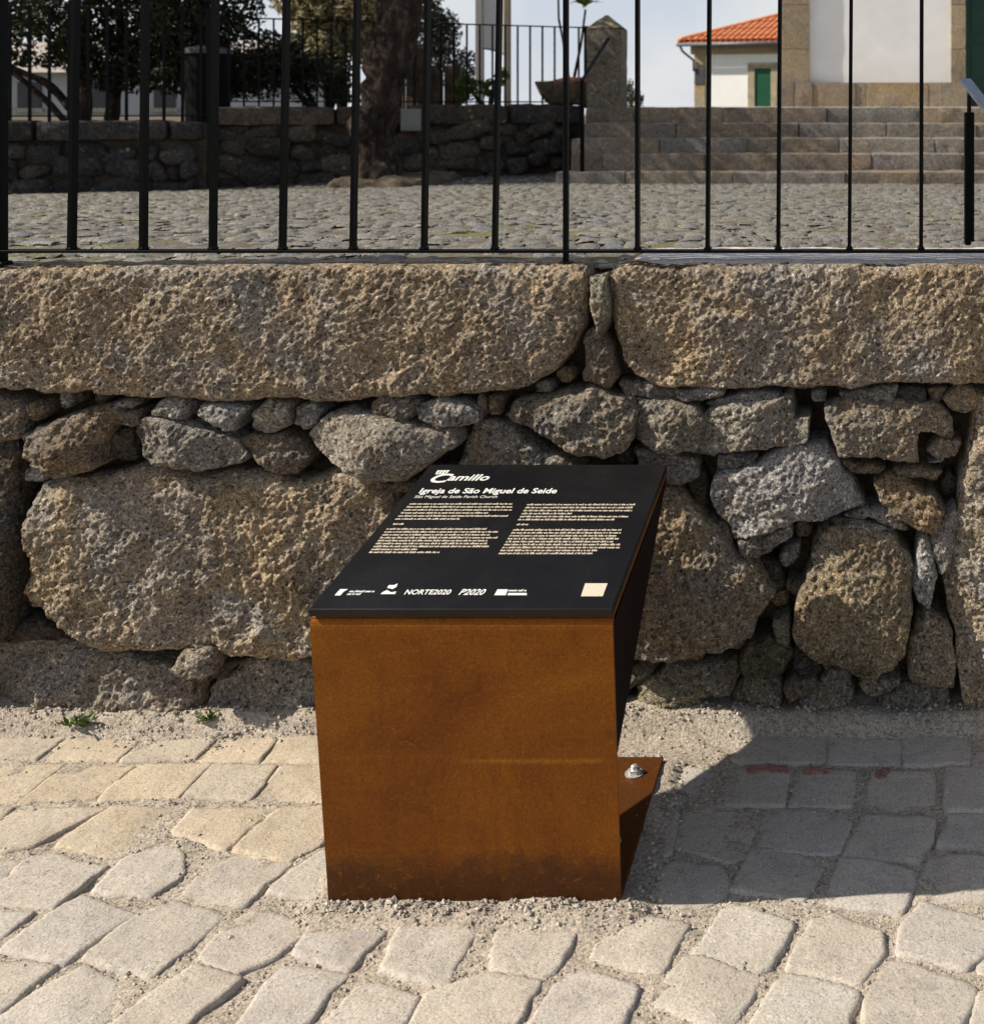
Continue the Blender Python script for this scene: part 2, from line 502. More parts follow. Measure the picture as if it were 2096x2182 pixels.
def sett_material():
    t = NT('paving_sett_granite'); co = t.coord()
    big = t.noise(co, 8, 5, 0.6)
    gr = t.noise(co, 210, 3, 0.7)
    c = t.mix(1.0, t.objcolor(), t.ramp(big, [(0.28, (0.80, 0.78, 0.76)), (0.5, (1, 1, 1)), (0.75, (1.12, 1.09, 1.04))]), 'MULTIPLY')
    c = t.mix(1.0, c, t.ramp(gr, [(0.30, 0.60), (0.5, 1.0), (0.72, 1.2)]), 'MULTIPLY')
    sp_ = t.n('ShaderNodeSeparateColor'); t.l(t.voro(co, 330, 'Color'), sp_.inputs[0])
    c = t.mix(1.0, c, t.ramp(sp_.outputs[0], [(0.0, 0.55), (0.14, 0.97), (0.88, 1.03), (1.0, 1.28)]), 'MULTIPLY')
    c = t.mix(t.ramp(t.noise(co, 13, 6, 0.75, 0.6), [(0.52, 0.0), (0.70, 0.45)]), c, (0.30, 0.265, 0.225))
    c = t.mix(t.ramp(t.noise(co, 30, 5, 0.7), [(0.42, 0.0), (0.65, 0.55)]), c, (0.50, 0.435, 0.35))
    c = t.mix(t.ramp(t.noise(co, 20, 5, 0.7), [(0.55, 0.0), (0.72, 0.4)]), c, (0.40, 0.325, 0.235))
    c = t.mix(t.ramp(t.voro(co, 60, 'Distance'), [(0.05, 0.55), (0.12, 0.0)]), c, (0.2, 0.16, 0.12))
    t.color(c)
    t.bump(t.math('ADD', t.math('MULTIPLY', gr, 0.6), t.noise(co, 70, 4, 0.65)), 0.0022)
    t.set(Roughness=0.85); return t.m
M['sett'] = sett_material()
def sand_material(name, a, b, sc=1.0):
    t = NT(name); co = t.coord(False)
    n1 = t.noise(co, 6 * sc, 5, 0.65); n2 = t.noise(co, 160 * sc, 3, 0.75)
    c = t.mix(t.ramp(n1, [(0.35, 0.0), (0.68, 1.0)]), a, b)
    c = t.mix(1.0, c, t.ramp(n2, [(0.3, 0.55), (0.5, 1.0), (0.72, 1.3)]), 'MULTIPLY')
    cells = t.voro(co, 190 * sc, 'Color')
    sep = t.n('ShaderNodeSeparateColor'); t.l(cells, sep.inputs[0])
    c = t.mix(1.0, c, t.ramp(sep.outputs[0], [(0.0, 0.6), (0.3, 0.95), (1.0, 1.2)]), 'MULTIPLY')
    t.color(c)
    t.bump(t.math('ADD', t.math('MULTIPLY', n2, 0.6), t.math('MULTIPLY', sep.outputs[1], 0.8)), 0.007)
    t.set(Roughness=0.95); return t.m
M['sand'] = sand_material('joint_sand', (0.40, 0.335, 0.26), (0.47, 0.405, 0.325))
M['mortar'] = sand_material('earth_mortar', (0.045, 0.034, 0.024), (0.12, 0.09, 0.058))
M['soil'] = sand_material('garden_soil', (0.10, 0.075, 0.05), (0.14, 0.11, 0.07), 0.4)
M['street'] = sand_material('street_ground', (0.38, 0.33, 0.26), (0.45, 0.39, 0.31), 0.3)
M['field'] = sand_material('far_fields', (0.08, 0.10, 0.04), (0.13, 0.12, 0.06), 0.01)
def gravel_material():
    t = NT('gravel_grit'); g = t.n('ShaderNodeNewGeometry')
    t.color(t.ramp(g.outputs['Random Per Island'], [(0.0, (0.20, 0.165, 0.13)), (0.3, (0.35, 0.30, 0.24)), (0.7, (0.43, 0.38, 0.31)), (1.0, (0.52, 0.475, 0.41))]))
    t.set(Roughness=0.9); return t.m
M['gravel'] = gravel_material()
def yard_material(name, base, use_obj):
    t = NT(name); co = t.coord(use_obj)
    gr = t.noise(co, 70, 4, 0.7)
    if use_obj:
        oi = t.n('ShaderNodeObjectInfo'); rnd = oi.outputs['Random']
    else:
        rnd = t.n('ShaderNodeNewGeometry').outputs['Random Per Island']
    c = t.ramp(rnd, [(0.0, (0.145, 0.13, 0.11)), (0.4, (0.18, 0.16, 0.13)), (0.75, (0.205, 0.185, 0.15)), (1.0, (0.165, 0.165, 0.162))])
    c = t.mix(1.0, c, t.ramp(gr, [(0.3, 0.55), (0.5, 1.0), (0.7, 1.4)]), 'MULTIPLY')
    pos = t.n('ShaderNodeNewGeometry').outputs['Position']
    c = t.mix(t.ramp(t.noise(pos, 0.9, 4, 0.7), [(0.42, 0.0), (0.62, 0.55)]), c, (0.235, 0.205, 0.155))
    c = t.mix(t.ramp(t.noise(pos, 2.2, 5, 0.75), [(0.60, 0.0), (0.70, 0.5)]), c, (0.17, 0.165, 0.06))
    t.color(c); t.bump(t.math('ADD', gr, t.noise(co, 25, 4, 0.7)), 0.012); t.set(Roughness=0.55); t.b.inputs['Specular IOR Level'].default_value = 0.5; return t.m
M['cobble'] = yard_material('yard_cobble', 0, True)
M['cobble_far'] = yard_material('yard_cobble_far', 0, False)
def yard_bed():
    t = NT('yard_joint_moss'); co = t.coord(False)
    n1 = t.noise(co, 1.3, 5, 0.7); n2 = t.noise(co, 40, 4, 0.7)
    c = t.mix(t.ramp(n1, [(0.45, 0.0), (0.62, 1.0)]), (0.13, 0.105, 0.075), (0.15, 0.145, 0.045))
    c = t.mix(1.0, c, t.ramp(n2, [(0.3, 0.5), (0.7, 1.4)]), 'MULTIPLY')
    t.color(c); t.bump(n2, 0.01); t.set(Roughness=0.95); return t.m
M['yard_bed'] = yard_bed()
def corten(name):
    t = NT(name); co = t.coord(False)
    big = t.noise(co, 3.2, 5, 0.6, 0.7); mid = t.noise(co, 17, 6, 0.68); fn = t.noise(co, 240, 2, 0.7)
    mp = t.n('ShaderNodeMapping'); mp.inputs['Scale'].default_value = (1.3, 1.3, 13); t.l(co, mp.inputs[0])
    st = t.noise(mp.outputs[0], 1.5, 4, 0.6, 0.5)
    mv = t.n('ShaderNodeMapping'); mv.inputs['Scale'].default_value = (30, 30, 1.6); t.l(co, mv.inputs[0])
    run = t.noise(mv.outputs[0], 1.0, 4, 0.65, 0.2)
    c = t.mix(t.ramp(big, [(0.32, 0.0), (0.68, 1.0)]), (0.155, 0.040, 0.0016), (0.255, 0.082, 0.0022))
    c = t.mix(t.ramp(st, [(0.50, 0.0), (0.72, 0.28)]), c, (0.31, 0.11, 0.003))
    c = t.mix(t.ramp(run, [(0.56, 0.0), (0.74, 0.45)]), c, (0.115, 0.030, 0.002))
    c = t.mix(t.ramp(t.voro(co, 38, 'Distance'), [(0.05, 0.7), (0.11, 0.0)]), c, (0.09, 0.028, 0.004))
    c = t.mix(t.ramp(mid, [(0.56, 0.0), (0.76, 0.55)]), c, (0.10, 0.028, 0.002))
    sx = t.n('ShaderNodeSeparateXYZ'); t.l(co, sx.inputs[0])
    low = t.math('ADD', sx.outputs[2], t.math('MULTIPLY', t.math('SUBTRACT', mid, 0.5), 0.16))
    c = t.mix(t.ramp(low, [(0.05, 0.8), (0.115, 0.0)]), c, (0.055, 0.020, 0.007))
    # heat tint where the inner plate is welded on behind
    dz = t.math('ABSOLUTE', t.math('SUBTRACT', t.math('ADD', sx.outputs[2], t.math('MULTIPLY', t.math('SUBTRACT', mid, 0.5), 0.006)), 0.288), 0.0)
    ht = t.math('MULTIPLY', t.ramp(dz, [(0.0015, 0.5), (0.006, 0.0)]), t.ramp(t.math('ADD', sx.outputs[0], 0.1), [(0.06, 0.0), (0.14, 1.0), (0.34, 0.9), (0.37, 0.0)]))
    c = t.mix(ht, c, (0.40, 0.155, 0.012))
    c = t.mix(1.0, c, t.ramp(fn, [(0.3, 0.72), (0.7, 1.25)]), 'MULTIPLY')
    md = t.noise(co, 70, 4, 0.7)
    c = t.mix(t.ramp(md, [(0.60, 0.0), (0.74, 0.5)]), c, (0.33, 0.13, 0.02))
    c = t.mix(t.ramp(md, [(0.26, 0.6), (0.36, 0.0)]), c, (0.07, 0.022, 0.003))
    t.color(c); t.bump(t.math('ADD', t.math('MULTIPLY', fn, 0.3), t.math('MULTIPLY', big, 3.0)), 0.0016)
    rr_ = t.n('ShaderNodeMapRange'); rr_.inputs[3].default_value = 0.34; rr_.inputs[4].default_value = 0.62; t.l(mid, rr_.inputs[0]); t.l(rr_.outputs[0], t.b.inputs['Roughness'])
    t.b.inputs['Specular IOR Level'].default_value = 0.17; return t.m
M['corten'] = corten('weathering_steel')
def plain(name, c, rough=0.6, var=0.12, scale=20, metal=0.0, spec=0.3, bump=0.0):
    t = NT(name); co = t.coord(True)
    n = t.noise(co, scale, 5, 0.65)
    k = t.mix(1.0, c, t.ramp(n, [(0.3, 1 - var), (0.7, 1 + var)]), 'MULTIPLY')
    t.color(k); t.set(Roughness=rough, Metallic=metal)
    t.b.inputs['Specular IOR Level'].default_value = spec
    if bump: t.bump(n, bump)
    return t.m
M['shade_steel'] = plain('steel_with_painted_shade', (0.008, 0.003, 0.0025), 0.7, 0.3, 12, spec=0.1)  # shade painted into the colour of the stand's side and back plates
def board_mat():
    t = NT('black_board'); co = t.coord(False)
    n = t.noise(co, 7, 6, 0.7, 0.4); f_ = t.noise(co, 300, 2, 0.6)
    t.color(t.mix(t.math('MULTIPLY', t.ramp(n, [(0.45, 0.0), (0.75, 0.05)]), t.ramp(f_, [(0.45, 0.0), (0.6, 1.0)])), (0.005, 0.005, 0.006), (0.3, 0.27, 0.22)))
    r_ = t.n('ShaderNodeMapRange'); r_.inputs[3].default_value = 0.33; r_.inputs[4].default_value = 0.5; t.l(n, r_.inputs[0]); t.l(r_.outputs[0], t.b.inputs['Roughness'])
    t.b.inputs['Specular IOR Level'].default_value = 0.3; return t.m
M['board'] = board_mat()
M['print'] = plain('white_print', (0.74, 0.72, 0.68), 0.6, 0.04)
M['print_tan'] = plain('cream_print', (0.62, 0.53, 0.40), 0.6, 0.10, 200)
M['iron'] = plain('painted_iron', (0.0022, 0.0025, 0.0028), 0.5, 0.35, 60, spec=0.06, bump=0.0006)
M['iron_far'] = plain('dark_railing_paint', (0.008, 0.009, 0.010), 0.6, 0.2, 20, spec=0.1)
M['steel'] = plain('galvanised_steel', (0.30, 0.33, 0.38), 0.33, 0.2, 30, metal=0.9)
M['bolt'] = plain('zinc_bolt', (0.72, 0.70, 0.67), 0.25, 0.1, 60, metal=0.6, spec=0.6)
M['render_white'] = plain('white_render', (0.79, 0.785, 0.77), 0.85, 0.07, 1.6, bump=0.004)
M['render_house'] = plain('white_limewash', (0.86, 0.84, 0.81), 0.85, 0.06, 1.2, bump=0.004)
M['render_grey'] = plain('grey_render', (0.42, 0.42, 0.44), 0.85, 0.06, 2)
M['door_green'] = plain('green_door_paint', (0.008, 0.075, 0.035), 0.45, 0.15, 6)
M['door_dark'] = plain('dark_green_door_paint', (0.006, 0.045, 0.030), 0.4, 0.2, 6)
M['tile'] = plain('terracotta_tile', (0.60, 0.225, 0.095), 0.8, 0.28, 6)
M['old_tile'] = plain('faded_tile', (0.36, 0.30, 0.27), 0.85, 0.2, 3)
M['slate'] = plain('dark_plaque', (0.06, 0.055, 0.06), 0.5, 0.1, 10)
M['zinc'] = plain('zinc_gutter', (0.12, 0.13, 0.15), 0.5, 0.15, 8, metal=0.3)
M['bin'] = plain('dark_bin_paint', (0.004, 0.0045, 0.004), 0.6, 0.3, 15, spec=0.1)
M['bin_lid'] = plain('grey_bin_lid', (0.10, 0.10, 0.105), 0.45, 0.2, 15)
M['box_white'] = plain('pale_plastic', (0.26, 0.25, 0.225), 0.6, 0.06, 10)
M['panel_white'] = plain('white_panel', (0.80, 0.79, 0.76), 0.7, 0.03, 3)
M['post_grey'] = plain('grey_post', (0.33, 0.31, 0.29), 0.7, 0.1, 5)
M['post_brown'] = plain('weathered_post', (0.22, 0.18, 0.13), 0.8, 0.2, 8)
M['timber'] = plain('weathered_timber', (0.10, 0.062, 0.036), 0.85, 0.6, 9, bump=0.01)
M['red_paint'] = plain('red_marking_paint', (0.29, 0.155, 0.12), 0.9, 0.5, 90)
M['terracotta'] = plain('reddish_soil', (0.33, 0.12, 0.06), 0.9, 0.3, 30, bump=0.01)
M['stem'] = plain('dark_stem', (0.035, 0.033, 0.028), 0.8, 0.3, 20)
def bark():
    t = NT('gnarled_bark'); co = t.coord(True)
    mp = t.n('ShaderNodeMapping'); mp.inputs['Scale'].default_value = (1, 1, 0.35); t.l(co, mp.inputs[0])
    n = t.noise(mp.outputs[0], 16, 6, 0.7, 0.6); n2 = t.noise(co, 5, 4, 0.6)
    c = t.ramp(n, [(0.3, (0.010, 0.007, 0.005)), (0.5, (0.042, 0.028, 0.021)), (0.72, (0.17, 0.12, 0.09))])
    c = t.mix(1.0, c, t.ramp(n2, [(0.35, 0.6), (0.65, 1.1)]), 'MULTIPLY')
    t.color(c); t.bump(n, 0.03); t.set(Roughness=0.95); return t.m
M['bark'] = bark()
def leaf(name, a, b, c, trans=0.25):
    t = NT(name); g = t.n('ShaderNodeNewGeometry')
    k = t.ramp(g.outputs['Random Per Island'], [(0.0, a), (0.5, b), (1.0, c)])
    t.color(k); t.set(Roughness=0.5)
    tr = t.n('ShaderNodeBsdfTranslucent'); t.l(k, tr.inputs[0])
    mx = t.n('ShaderNodeMixShader'); mx.inputs[0].default_value = trans
    t.l(t.b.outputs[0], mx.inputs[1]); t.l(tr.outputs[0], mx.inputs[2]); t.l(mx.outputs[0], t.out.inputs[0])
    return t.m
M['leaf_dark'] = leaf('dark_evergreen_leaf', (0.010, 0.016, 0.008), (0.02, 0.027, 0.010), (0.085, 0.075, 0.028), 0.16)
M['leaf_olive'] = leaf('olive_leaf', (0.05, 0.055, 0.03), (0.09, 0.09, 0.05), (0.15, 0.14, 0.08), 0.25)
M['leaf_pale'] = leaf('pale_dry_leaf', (0.22, 0.19, 0.10), (0.38, 0.33, 0.19), (0.52, 0.46, 0.30), 0.35)
M['leaf_grey'] = leaf('grey_green_leaf', (0.035, 0.042, 0.03), (0.065, 0.07, 0.05), (0.11, 0.105, 0.075), 0.2)
M['leaf_grey_dark'] = leaf('dull_green_leaf', (0.016, 0.018, 0.010), (0.035, 0.036, 0.018), (0.08, 0.072, 0.038), 0.18)
M['leaf_fresh'] = leaf('fresh_green_leaf', (0.06, 0.11, 0.02), (0.10, 0.16, 0.03), (0.17, 0.2, 0.05), 0.35)

# ------------------------------------------------------------------ the street in front
YW = gY(1535)                 # plane of the rubble wall
YC = YW - 0.030               # front of the coping
ZC = wz(568, YC)              # top of the coping
ground = MB()
xs = [-400, -60, -12, -4, 3, 12, 60, 400]
ysn = [-400, -60, -10, 0, YW + 0.25]
for i in range(len(xs) - 1):
    for j in range(len(ysn) - 1):
        ground.add([(xs[i], ysn[j], -0.055), (xs[i + 1], ysn[j], -0.055), (xs[i + 1], ysn[j + 1], -0.055), (xs[i], ysn[j + 1], -0.055)], [[0, 1, 2, 3]])
tag(ground.build('street', M['street']), kind='structure')

# sand bed of the setts
def height_sheet(name, x0, x1, y0, y1, sp, fn, m, parent=None):
    nx = int((x1 - x0) / sp) + 1; ny = int((y1 - y0) / sp) + 1
    X, Y = np.meshgrid(np.linspace(x0, x1, nx), np.linspace(y0, y1, ny), indexing='ij')
    P = np.column_stack([X.ravel(), Y.ravel(), np.zeros(nx * ny)])
    P[:, 2] = fn(P)
    idx = np.arange(nx * ny).reshape(nx, ny)
    q = np.stack([idx[:-1, :-1], idx[1:, :-1], idx[1:, 1:], idx[:-1, 1:]], -1).reshape(-1, 4)
    return obj(name, mesh(name, P, q), m, parent)
def bed_z(P):
    z = -0.0090 + 0.0075 * fbm(P, 8, 3, 3) + 0.004 * fbm(P, 45, 3, 5)
    # dirt banked against the foot of the wall and round the foot of the stand
    k = np.clip((P[:, 1] - (YW - 0.082)) / 0.055, 0, 1)
    z += (0.046 + 0.014 * fbm(P, 6, 3, 8)) * k * k * (3 - 2 * k)
    dx = np.maximum(np.maximum(-1.02 - P[:, 0], P[:, 0] + 0.44), 0)
    dy = np.maximum(np.maximum(2.235 - P[:, 1], P[:, 1] - 2.74), 0)
    kk = np.clip(1 - np.hypot(dx, dy) / 0.065, 0, 1)
    z += 0.018 * kk * kk * (3 - 2 * kk) * (0.8 + 0.5 * fbm(P, 14, 2, 2))
    return z
bed = height_sheet('pavement', -3.4, 1.6, 1.55, YW + 0.2, 0.011, bed_z, M['sand'])
tag(bed, kind='structure')

SETTS = [
 ('G5', [(-90,170),(370,180),(215,297),(-90,302)]), ('G5', [(410,183),(790,195),(680,302),(240,302)]),
 ('G5', [(822,200),(1230,190),(1112,302),(704,310)]), ('G5', [(1262,188),(1608,152),(1490,310),(1132,312)]),
 ('G5', [(1640,158),(1960,158),(1920,318),(1512,315)]),
 ('G5', [(-160,330),(368,330),(100,535),(-160,545)]), ('G5', [(398,325),(765,335),(552,520),(122,540)]),
 ('G5', [(782,335),(1205,335),(1022,515),(578,528)]), ('G5', [(1226,340),(1584,345),(1432,518),(1044,516)]),
 ('G5', [(1606,350),(1950,338),(1920,540),(1452,522)]),
 ('G5', [(-200,575),(75,580),(-10,660),(-200,690)]),
 ('G5', [(100,592),(604,586),(196,796),(-10,840),(-160,760)]), ('G5', [(650,578),(1062,588),(692,860),(330,790)]),
 ('G5', [(1104,600),(1548,578),(1292,815),(1070,740),(990,720)]), ('G5', [(1592,596),(1930,556),(1852,770),(1650,876),(1345,822)]),
 ('G5', [(-150,880),(112,884),(-10,1000),(-150,1012)]),
 ('G5', [(190,870),(330,850),(600,930),(296,1150),(-20,1120),(-40,1060)]),
 ('G5', [(706,882),(970,765),(1040,865),(1052,950),(858,1075),(556,1052),(628,955)]),
 ('G5', [(1104,1008),(1392,832),(1656,886),(1402,1130),(1290,1160),(1026,1090)]),
 ('G5', [(1700,930),(1862,832),(1960,900),(1900,1060),(1780,1112),(1556,1052)]),
 ('G5', [(-140,1185),(168,1195),(-14,1340),(-140,1350)]),
 ('G5', [(232,1232),(480,1092),(758,1182),(372,1450),(10,1392)]),
 ('G5', [(802,1192),(990,1120),(1290,1200),(872,1540),(476,1440)]),
 ('G5', [(1334,1230),(1472,1160),(1780,1246),(1560,1440),(1350,1530),(1146,1430)]),
 ('G5', [(-150,1470),(150,1462),(296,1500),(0,1735),(-150,1760)]),
 ('G5', [(344,1560),(480,1502),(768,1622),(536,1850),(-60,1920),(0,1775)]),
 ('G5', [(824,1682),(1110,1490),(1374,1560),(1090,1800),(980,1910),(578,1880)]),
 ('G6', [(150,957),(478,975),(300,1172),(52,1092)]), ('G6', [(532,972),(770,950),(868,985),(720,1240),(450,1172)]),
 ('G6', [(962,1000),(1308,992),(1218,1176),(1150,1200),(940,1168)]), ('G6', [(1412,1062),(1622,950),(1806,975),(1690,1188),(1384,1112)]),
 ('G6', [(-60,1230),(20,1172),(282,1192),(112,1402),(-60,1470),(-200,1430)]),
 ('G6', [(334,1252),(430,1240),(602,1292),(548,1392),(500,1450),(165,1440)]),
 ('G6', [(642,1290),(938,1200),(1150,1232),(1016,1450),(572,1450)]),
 ('G6', [(1252,1200),(1342,1182),(1580,1252),(1500,1450),(1078,1450)]),
 ('G7', [(582,1012),(700,1006),(922,1088),(800,1304),(736,1332),(428,1240)]),
 ('G7', [(1030,1078),(1150,1056),(1352,1130),(1384,1232),(1252,1390),(908,1312),(930,1240)]),
 ('G7', [(1572,992),(1940,1085),(1920,1190),(1780,1312),(1452,1220),(1468,1104)]),
 ('G7', [(400,1272),(470,1264),(762,1370),(612,1592),(560,1612),(238,1482),(268,1400)]),
 ('G7', [(852,1380),(892,1350),(1242,1432),(1182,1630),(684,1630),(748,1530)]),
 ('G7', [(1400,1312),(1470,1290),(1834,1402),(1764,1630),(1284,1630),(1290,1482)]),
 ('G7', [(1852,1450),(2000,1400),(2100,1450),(2100,1640),(1820,1640)]),
 ('G7', [(1960,1090),(2200,1120),(2160,1380),(1860,1330),(1840,1290)]),
 ('G7', [(170,330),(380,300),(530,335),(440,470),(230,500)]),
 ('G7', [(622,268),(750,152),(1086,152),(1068,282),(680,284)]), ('G7', [(1124,168),(1468,168),(1448,286),(1104,286)]),
 ('G7', [(1492,162),(1790,160),(1802,292),(1482,292)]), ('G7', [(1824,162),(2100,160),(2120,302),(1834,302)]),
 ('G7', [(600,330),(690,312),(893,330),(870,495),(568,482)]), ('G7', [(980,322),(1230,330),(1210,496),(910,492)]),
 ('G7', [(1330,332),(1620,340),(1620,520),(1310,502)]), ('G7', [(1704,316),(2040,314),(2060,520),(1696,525)]),
 ('G7', [(400,532),(640,522),(742,562),(688,742),(600,780),(330,702)]), ('G7', [(826,540),(900,512),(1210,546),(1156,720),(1060,740),(750,702)]),
 ('G7', [(1290,540),(1622,572),(1608,672),(1532,770),(1188,732)]), ('G7', [(1718,552),(2060,540),(2060,716),(1656,692)]),
 ('G7', [(196,850),(330,782),(560,802),(602,872),(560,942),(400,1002),(120,962)]), ('G7', [(738,722),(860,724),(1064,782),(972,962),(618,912)]),
 ('G7', [(1168,772),(1262,770),(1524,832),(1500,962),(1452,1030),(1086,980)]), ('G7', [(1620,762),(1750,752),(2060,800),(2040,980),(1540,960)]),
 ('G7', [(240,560),(345,542),(306,722),(190,792),(140,700)]),
]
def ipoly(pts):
    """inset is left to the joints as drawn; ground polygon in metres"""
    return np.array([gp(x, y) for x, y in pts])
placed = []
for reg, pts in SETTS:
    P = grow(ipoly(full(reg, pts)), 0.0092); placed.append(P)
# the paving goes on beyond the frame in the same courses
def hits(c, rad):
    for P in placed:
        lo = P.min(0) - rad; hi = P.max(0) + rad
        if lo[0] < c[0] < hi[0] and lo[1] < c[1] < hi[1]: return True
    return False
inv = []
rng = random.Random(3)
yy = 1.6
row = 0
while yy < YW - 0.30:
    hgt = rng.uniform(0.15, 0.17)
    x = -3.3 + rng.random() * 0.15
    while x < 1.5:
        w = rng.uniform(0.17, 0.215)
        c = (x + w / 2, yy + hgt / 2)
        stand = -1.03 < c[0] < -0.42 and 2.2 < c[1] < 2.76
        sk = 0.035 if c[0] < -0.9 else -0.01
        q = np.array([(x + 0.011 - sk, yy + 0.010), (x + w - 0.011 - sk, yy + 0.010 + rng.uniform(-.006, .006)), (x + w - 0.011 + sk, yy + hgt - 0.010), (x + 0.011 + sk, yy + hgt - 0.010 + rng.uniform(-.006, .006))])
        ok = not stand and not any(hits(p, 0.012) for p in (c, *q))
        if ok: inv.append(q)
        x += w
    yy += hgt; row += 1
SETT_TINTS = [(0.45, 0.40, 0.34), (0.465, 0.42, 0.36), (0.43, 0.385, 0.325), (0.48, 0.435, 0.375), (0.455, 0.41, 0.36), (0.44, 0.40, 0.355), (0.465, 0.41, 0.34)]
sett_objs = []
for i, P in enumerate(placed + inv):
    c = P.mean(0)
    back_row = c[1] > 2.62
    tint = rng.choice(SETT_TINTS)
    if c[0] < -0.9 and c[1] > 2.45: tint = rng.choice([(0.49, 0.40, 0.285), (0.47, 0.40, 0.31), (0.51, 0.415, 0.295)])
    if c[0] > -0.45 and 2.25 < c[1] < 2.75: tint = rng.choice(SETT_TINTS)
    vf = stone(P - c, 0.0068, edge=0.0048, dome=0.0005, low=0.0032, mid=0.0013, fine=0.0005, back=0.05, smooth_n=2, jit=0.0042, cr=0.014, facets=2, fslope=(0.03, 0.12),
               tiltu=rng.uniform(-.02, .02), tiltv=rng.uniform(-.02, .02))
    o = obj('paving_sett', floor_mesh('paving_sett', vf), M['sett'], bed, (c[0], c[1], -0.003 + rng.uniform(-.0025, .0025)), 0, tint)
    sett_objs.append((o, P))
# red marking paint left along the edges of three setts, and one pink fleck
def fleck(reg, pts, z):
    P = np.array([gp(x, y, z) for x, y in full(reg, pts)])
    c = P.mean(0)
    v, f = stone(P - c, 0.003, edge=0.001, dome=0.0, low=0.002, mid=0.0025, fine=0.0015, back=0.004, smooth_n=1, jit=0.008, cr=0.01)
    obj('paint_mark', floor_mesh('paint_mark', (v, f)), M['red_paint'], bed, (c[0], c[1], z))
fleck('G7', [(690,318),(800,300),(900,312),(890,345),(780,335),(700,345)], 0.0)
fleck('G7', [(975,325),(1060,312),(1150,318),(1100,345),(985,345)], 0.0)
fleck('G7', [(1320,350),(1360,318),(1420,325),(1400,365),(1340,368)], 0.0)

# ------------------------------------------------------------------ the rubble wall and its coping
wall = tag(empty('stone_wall', (-1.0, YW, 0)), 'rough granite rubble wall under big coping blocks, behind the sign stand', 'wall')
def in_wall(o):
    o.parent = wall
    o.location = Vector(o.location) - Vector(wall.location)
    return o
def core_z(P):
    pass
# earth and mortar seen in the joints
nx, nz = 300, 105
X, Z = np.meshgrid(np.linspace(-3.9, 2.2, nx), np.linspace(-0.06, ZC - 0.10, nz), indexing='ij')
P = np.column_stack([X.ravel(), np.zeros(nx * nz), Z.ravel()])
P[:, 1] = YW + 0.085 + 0.05 * fbm(P, 7, 3, 77) + 0.02 * fbm(P, 30, 3, 78)
idx = np.arange(nx * nz).reshape(nx, nz)
q = np.stack([idx[:-1, :-1], idx[1:, :-1], idx[1:, 1:], idx[:-1, 1:]], -1).reshape(-1, 4)
P[:, 0] += 1.0; P[:, 1] -= YW
obj('mortar', mesh('mortar', P, q), M['mortar'], wall)

TAN = (0.56, 0.435, 0.295); TAN2 = (0.52, 0.41, 0.28); GREY = (0.46, 0.425, 0.38); LGREY = (0.55, 0.525, 0.495); DARK = (0.14, 0.11, 0.08); BRN = (0.34, 0.255, 0.165); OCH = (0.46, 0.33, 0.19)
WP = []; rtl = random.Random(12)
def wstone(reg, pts, tint, p=0.0, name='stone', sp=0.0035, **kw):
    pts = full(reg, pts)
    if name == 'stone': p = p * 0.8 + 0.02
    if min(wz(y, YW) for _, y in pts) < 0.045 and name == 'stone': p -= 0.042
    Y = YW - p
    poly = grow([(wx(x, Y), wz(y, Y)) for x, y in pts], 0.0035 if name == 'stone' else 0.001)
    WP.append(poly)
    poly = poly.copy(); poly[poly[:, 1] < 0.045, 1] -= 0.055      # the lowest stones run on into the ground
    c = poly.mean(0)
    size = math.sqrt(np.ptp(poly[:, 0]) * np.ptp(poly[:, 1]))
    d = dict(edge=min(0.020, 0.07 * size + 0.004), dome=min(0.028, 0.11 * size), low=min(0.016, 0.08 * size), mid=0.0045, fine=0.0044, back=0.15, smooth_n=1, jit=0.0075, cr=0.012, facets=7, fslope=(0.10, 0.48), aniso=0.35, tiltu=rtl.uniform(-0.02, 0.13), tiltv=rtl.uniform(-0.16, -0.05))
    d.update(kw)
    vf = stone(poly - c, sp, **d)
    if tint not in (TAN, TAN2, GREY, LGREY, DARK, BRN, OCH): tint = tuple(min(0.66, q * 1.5) for q in tint)
    return obj(name, wall_mesh(name, vf), M['wall_stone'], wall, (c[0] + 1.0, Y - YW, c[1]), 0, tint)

cop_l = [(-420,570),(0,572),(150,570),(236,574),(262,572),(500,569),(800,567),(1100,567),(1190,567),(1240,571),(1256,590),(1251,640),(1244,690),(1232,722),(1207,760),(1180,792),(1140,814),(1110,827),(1062,832),(1022,834),(948,847),(872,841),(804,840),(749,856),(700,857),(676,857),(632,846),(580,846),(520,855),(457,857),(372,846),(316,849),(260,846),(208,837),(190,830),(167,838),(89,836),(56,831),(0,831),(-420,836)]
cop_r = [(1296,590),(1303,573),(1325,568),(1500,567),(1700,568),(1900,568),(2096,567),(2480,568),(2480,822),(2096,818),(1976,817),(1908,814),(1857,820),(1814,829),(1776,824),(1746,821),(1700,829),(1657,826),(1593,828),(1542,827),(1466,828),(1411,829),(1348,803),(1326,773),(1314,730),(1298,680)]
for c_, t_ in ((cop_l, TAN), (cop_r, (0.37, 0.285, 0.19))):
    wstone('F', c_, t_, 0.030, 'coping_stone', 0.0035, edge=0.026, dome=0.014, low=0.018, mid=0.0045, fine=0.0048, facets=3, fslope=(0.03, 0.08), aniso=0.5, cr=0.02, tiltu=0.012, tiltv=-0.10, back=0.125 if c_ is cop_l else 0.36, smooth_n=1, jit=0.004)
W = wstone
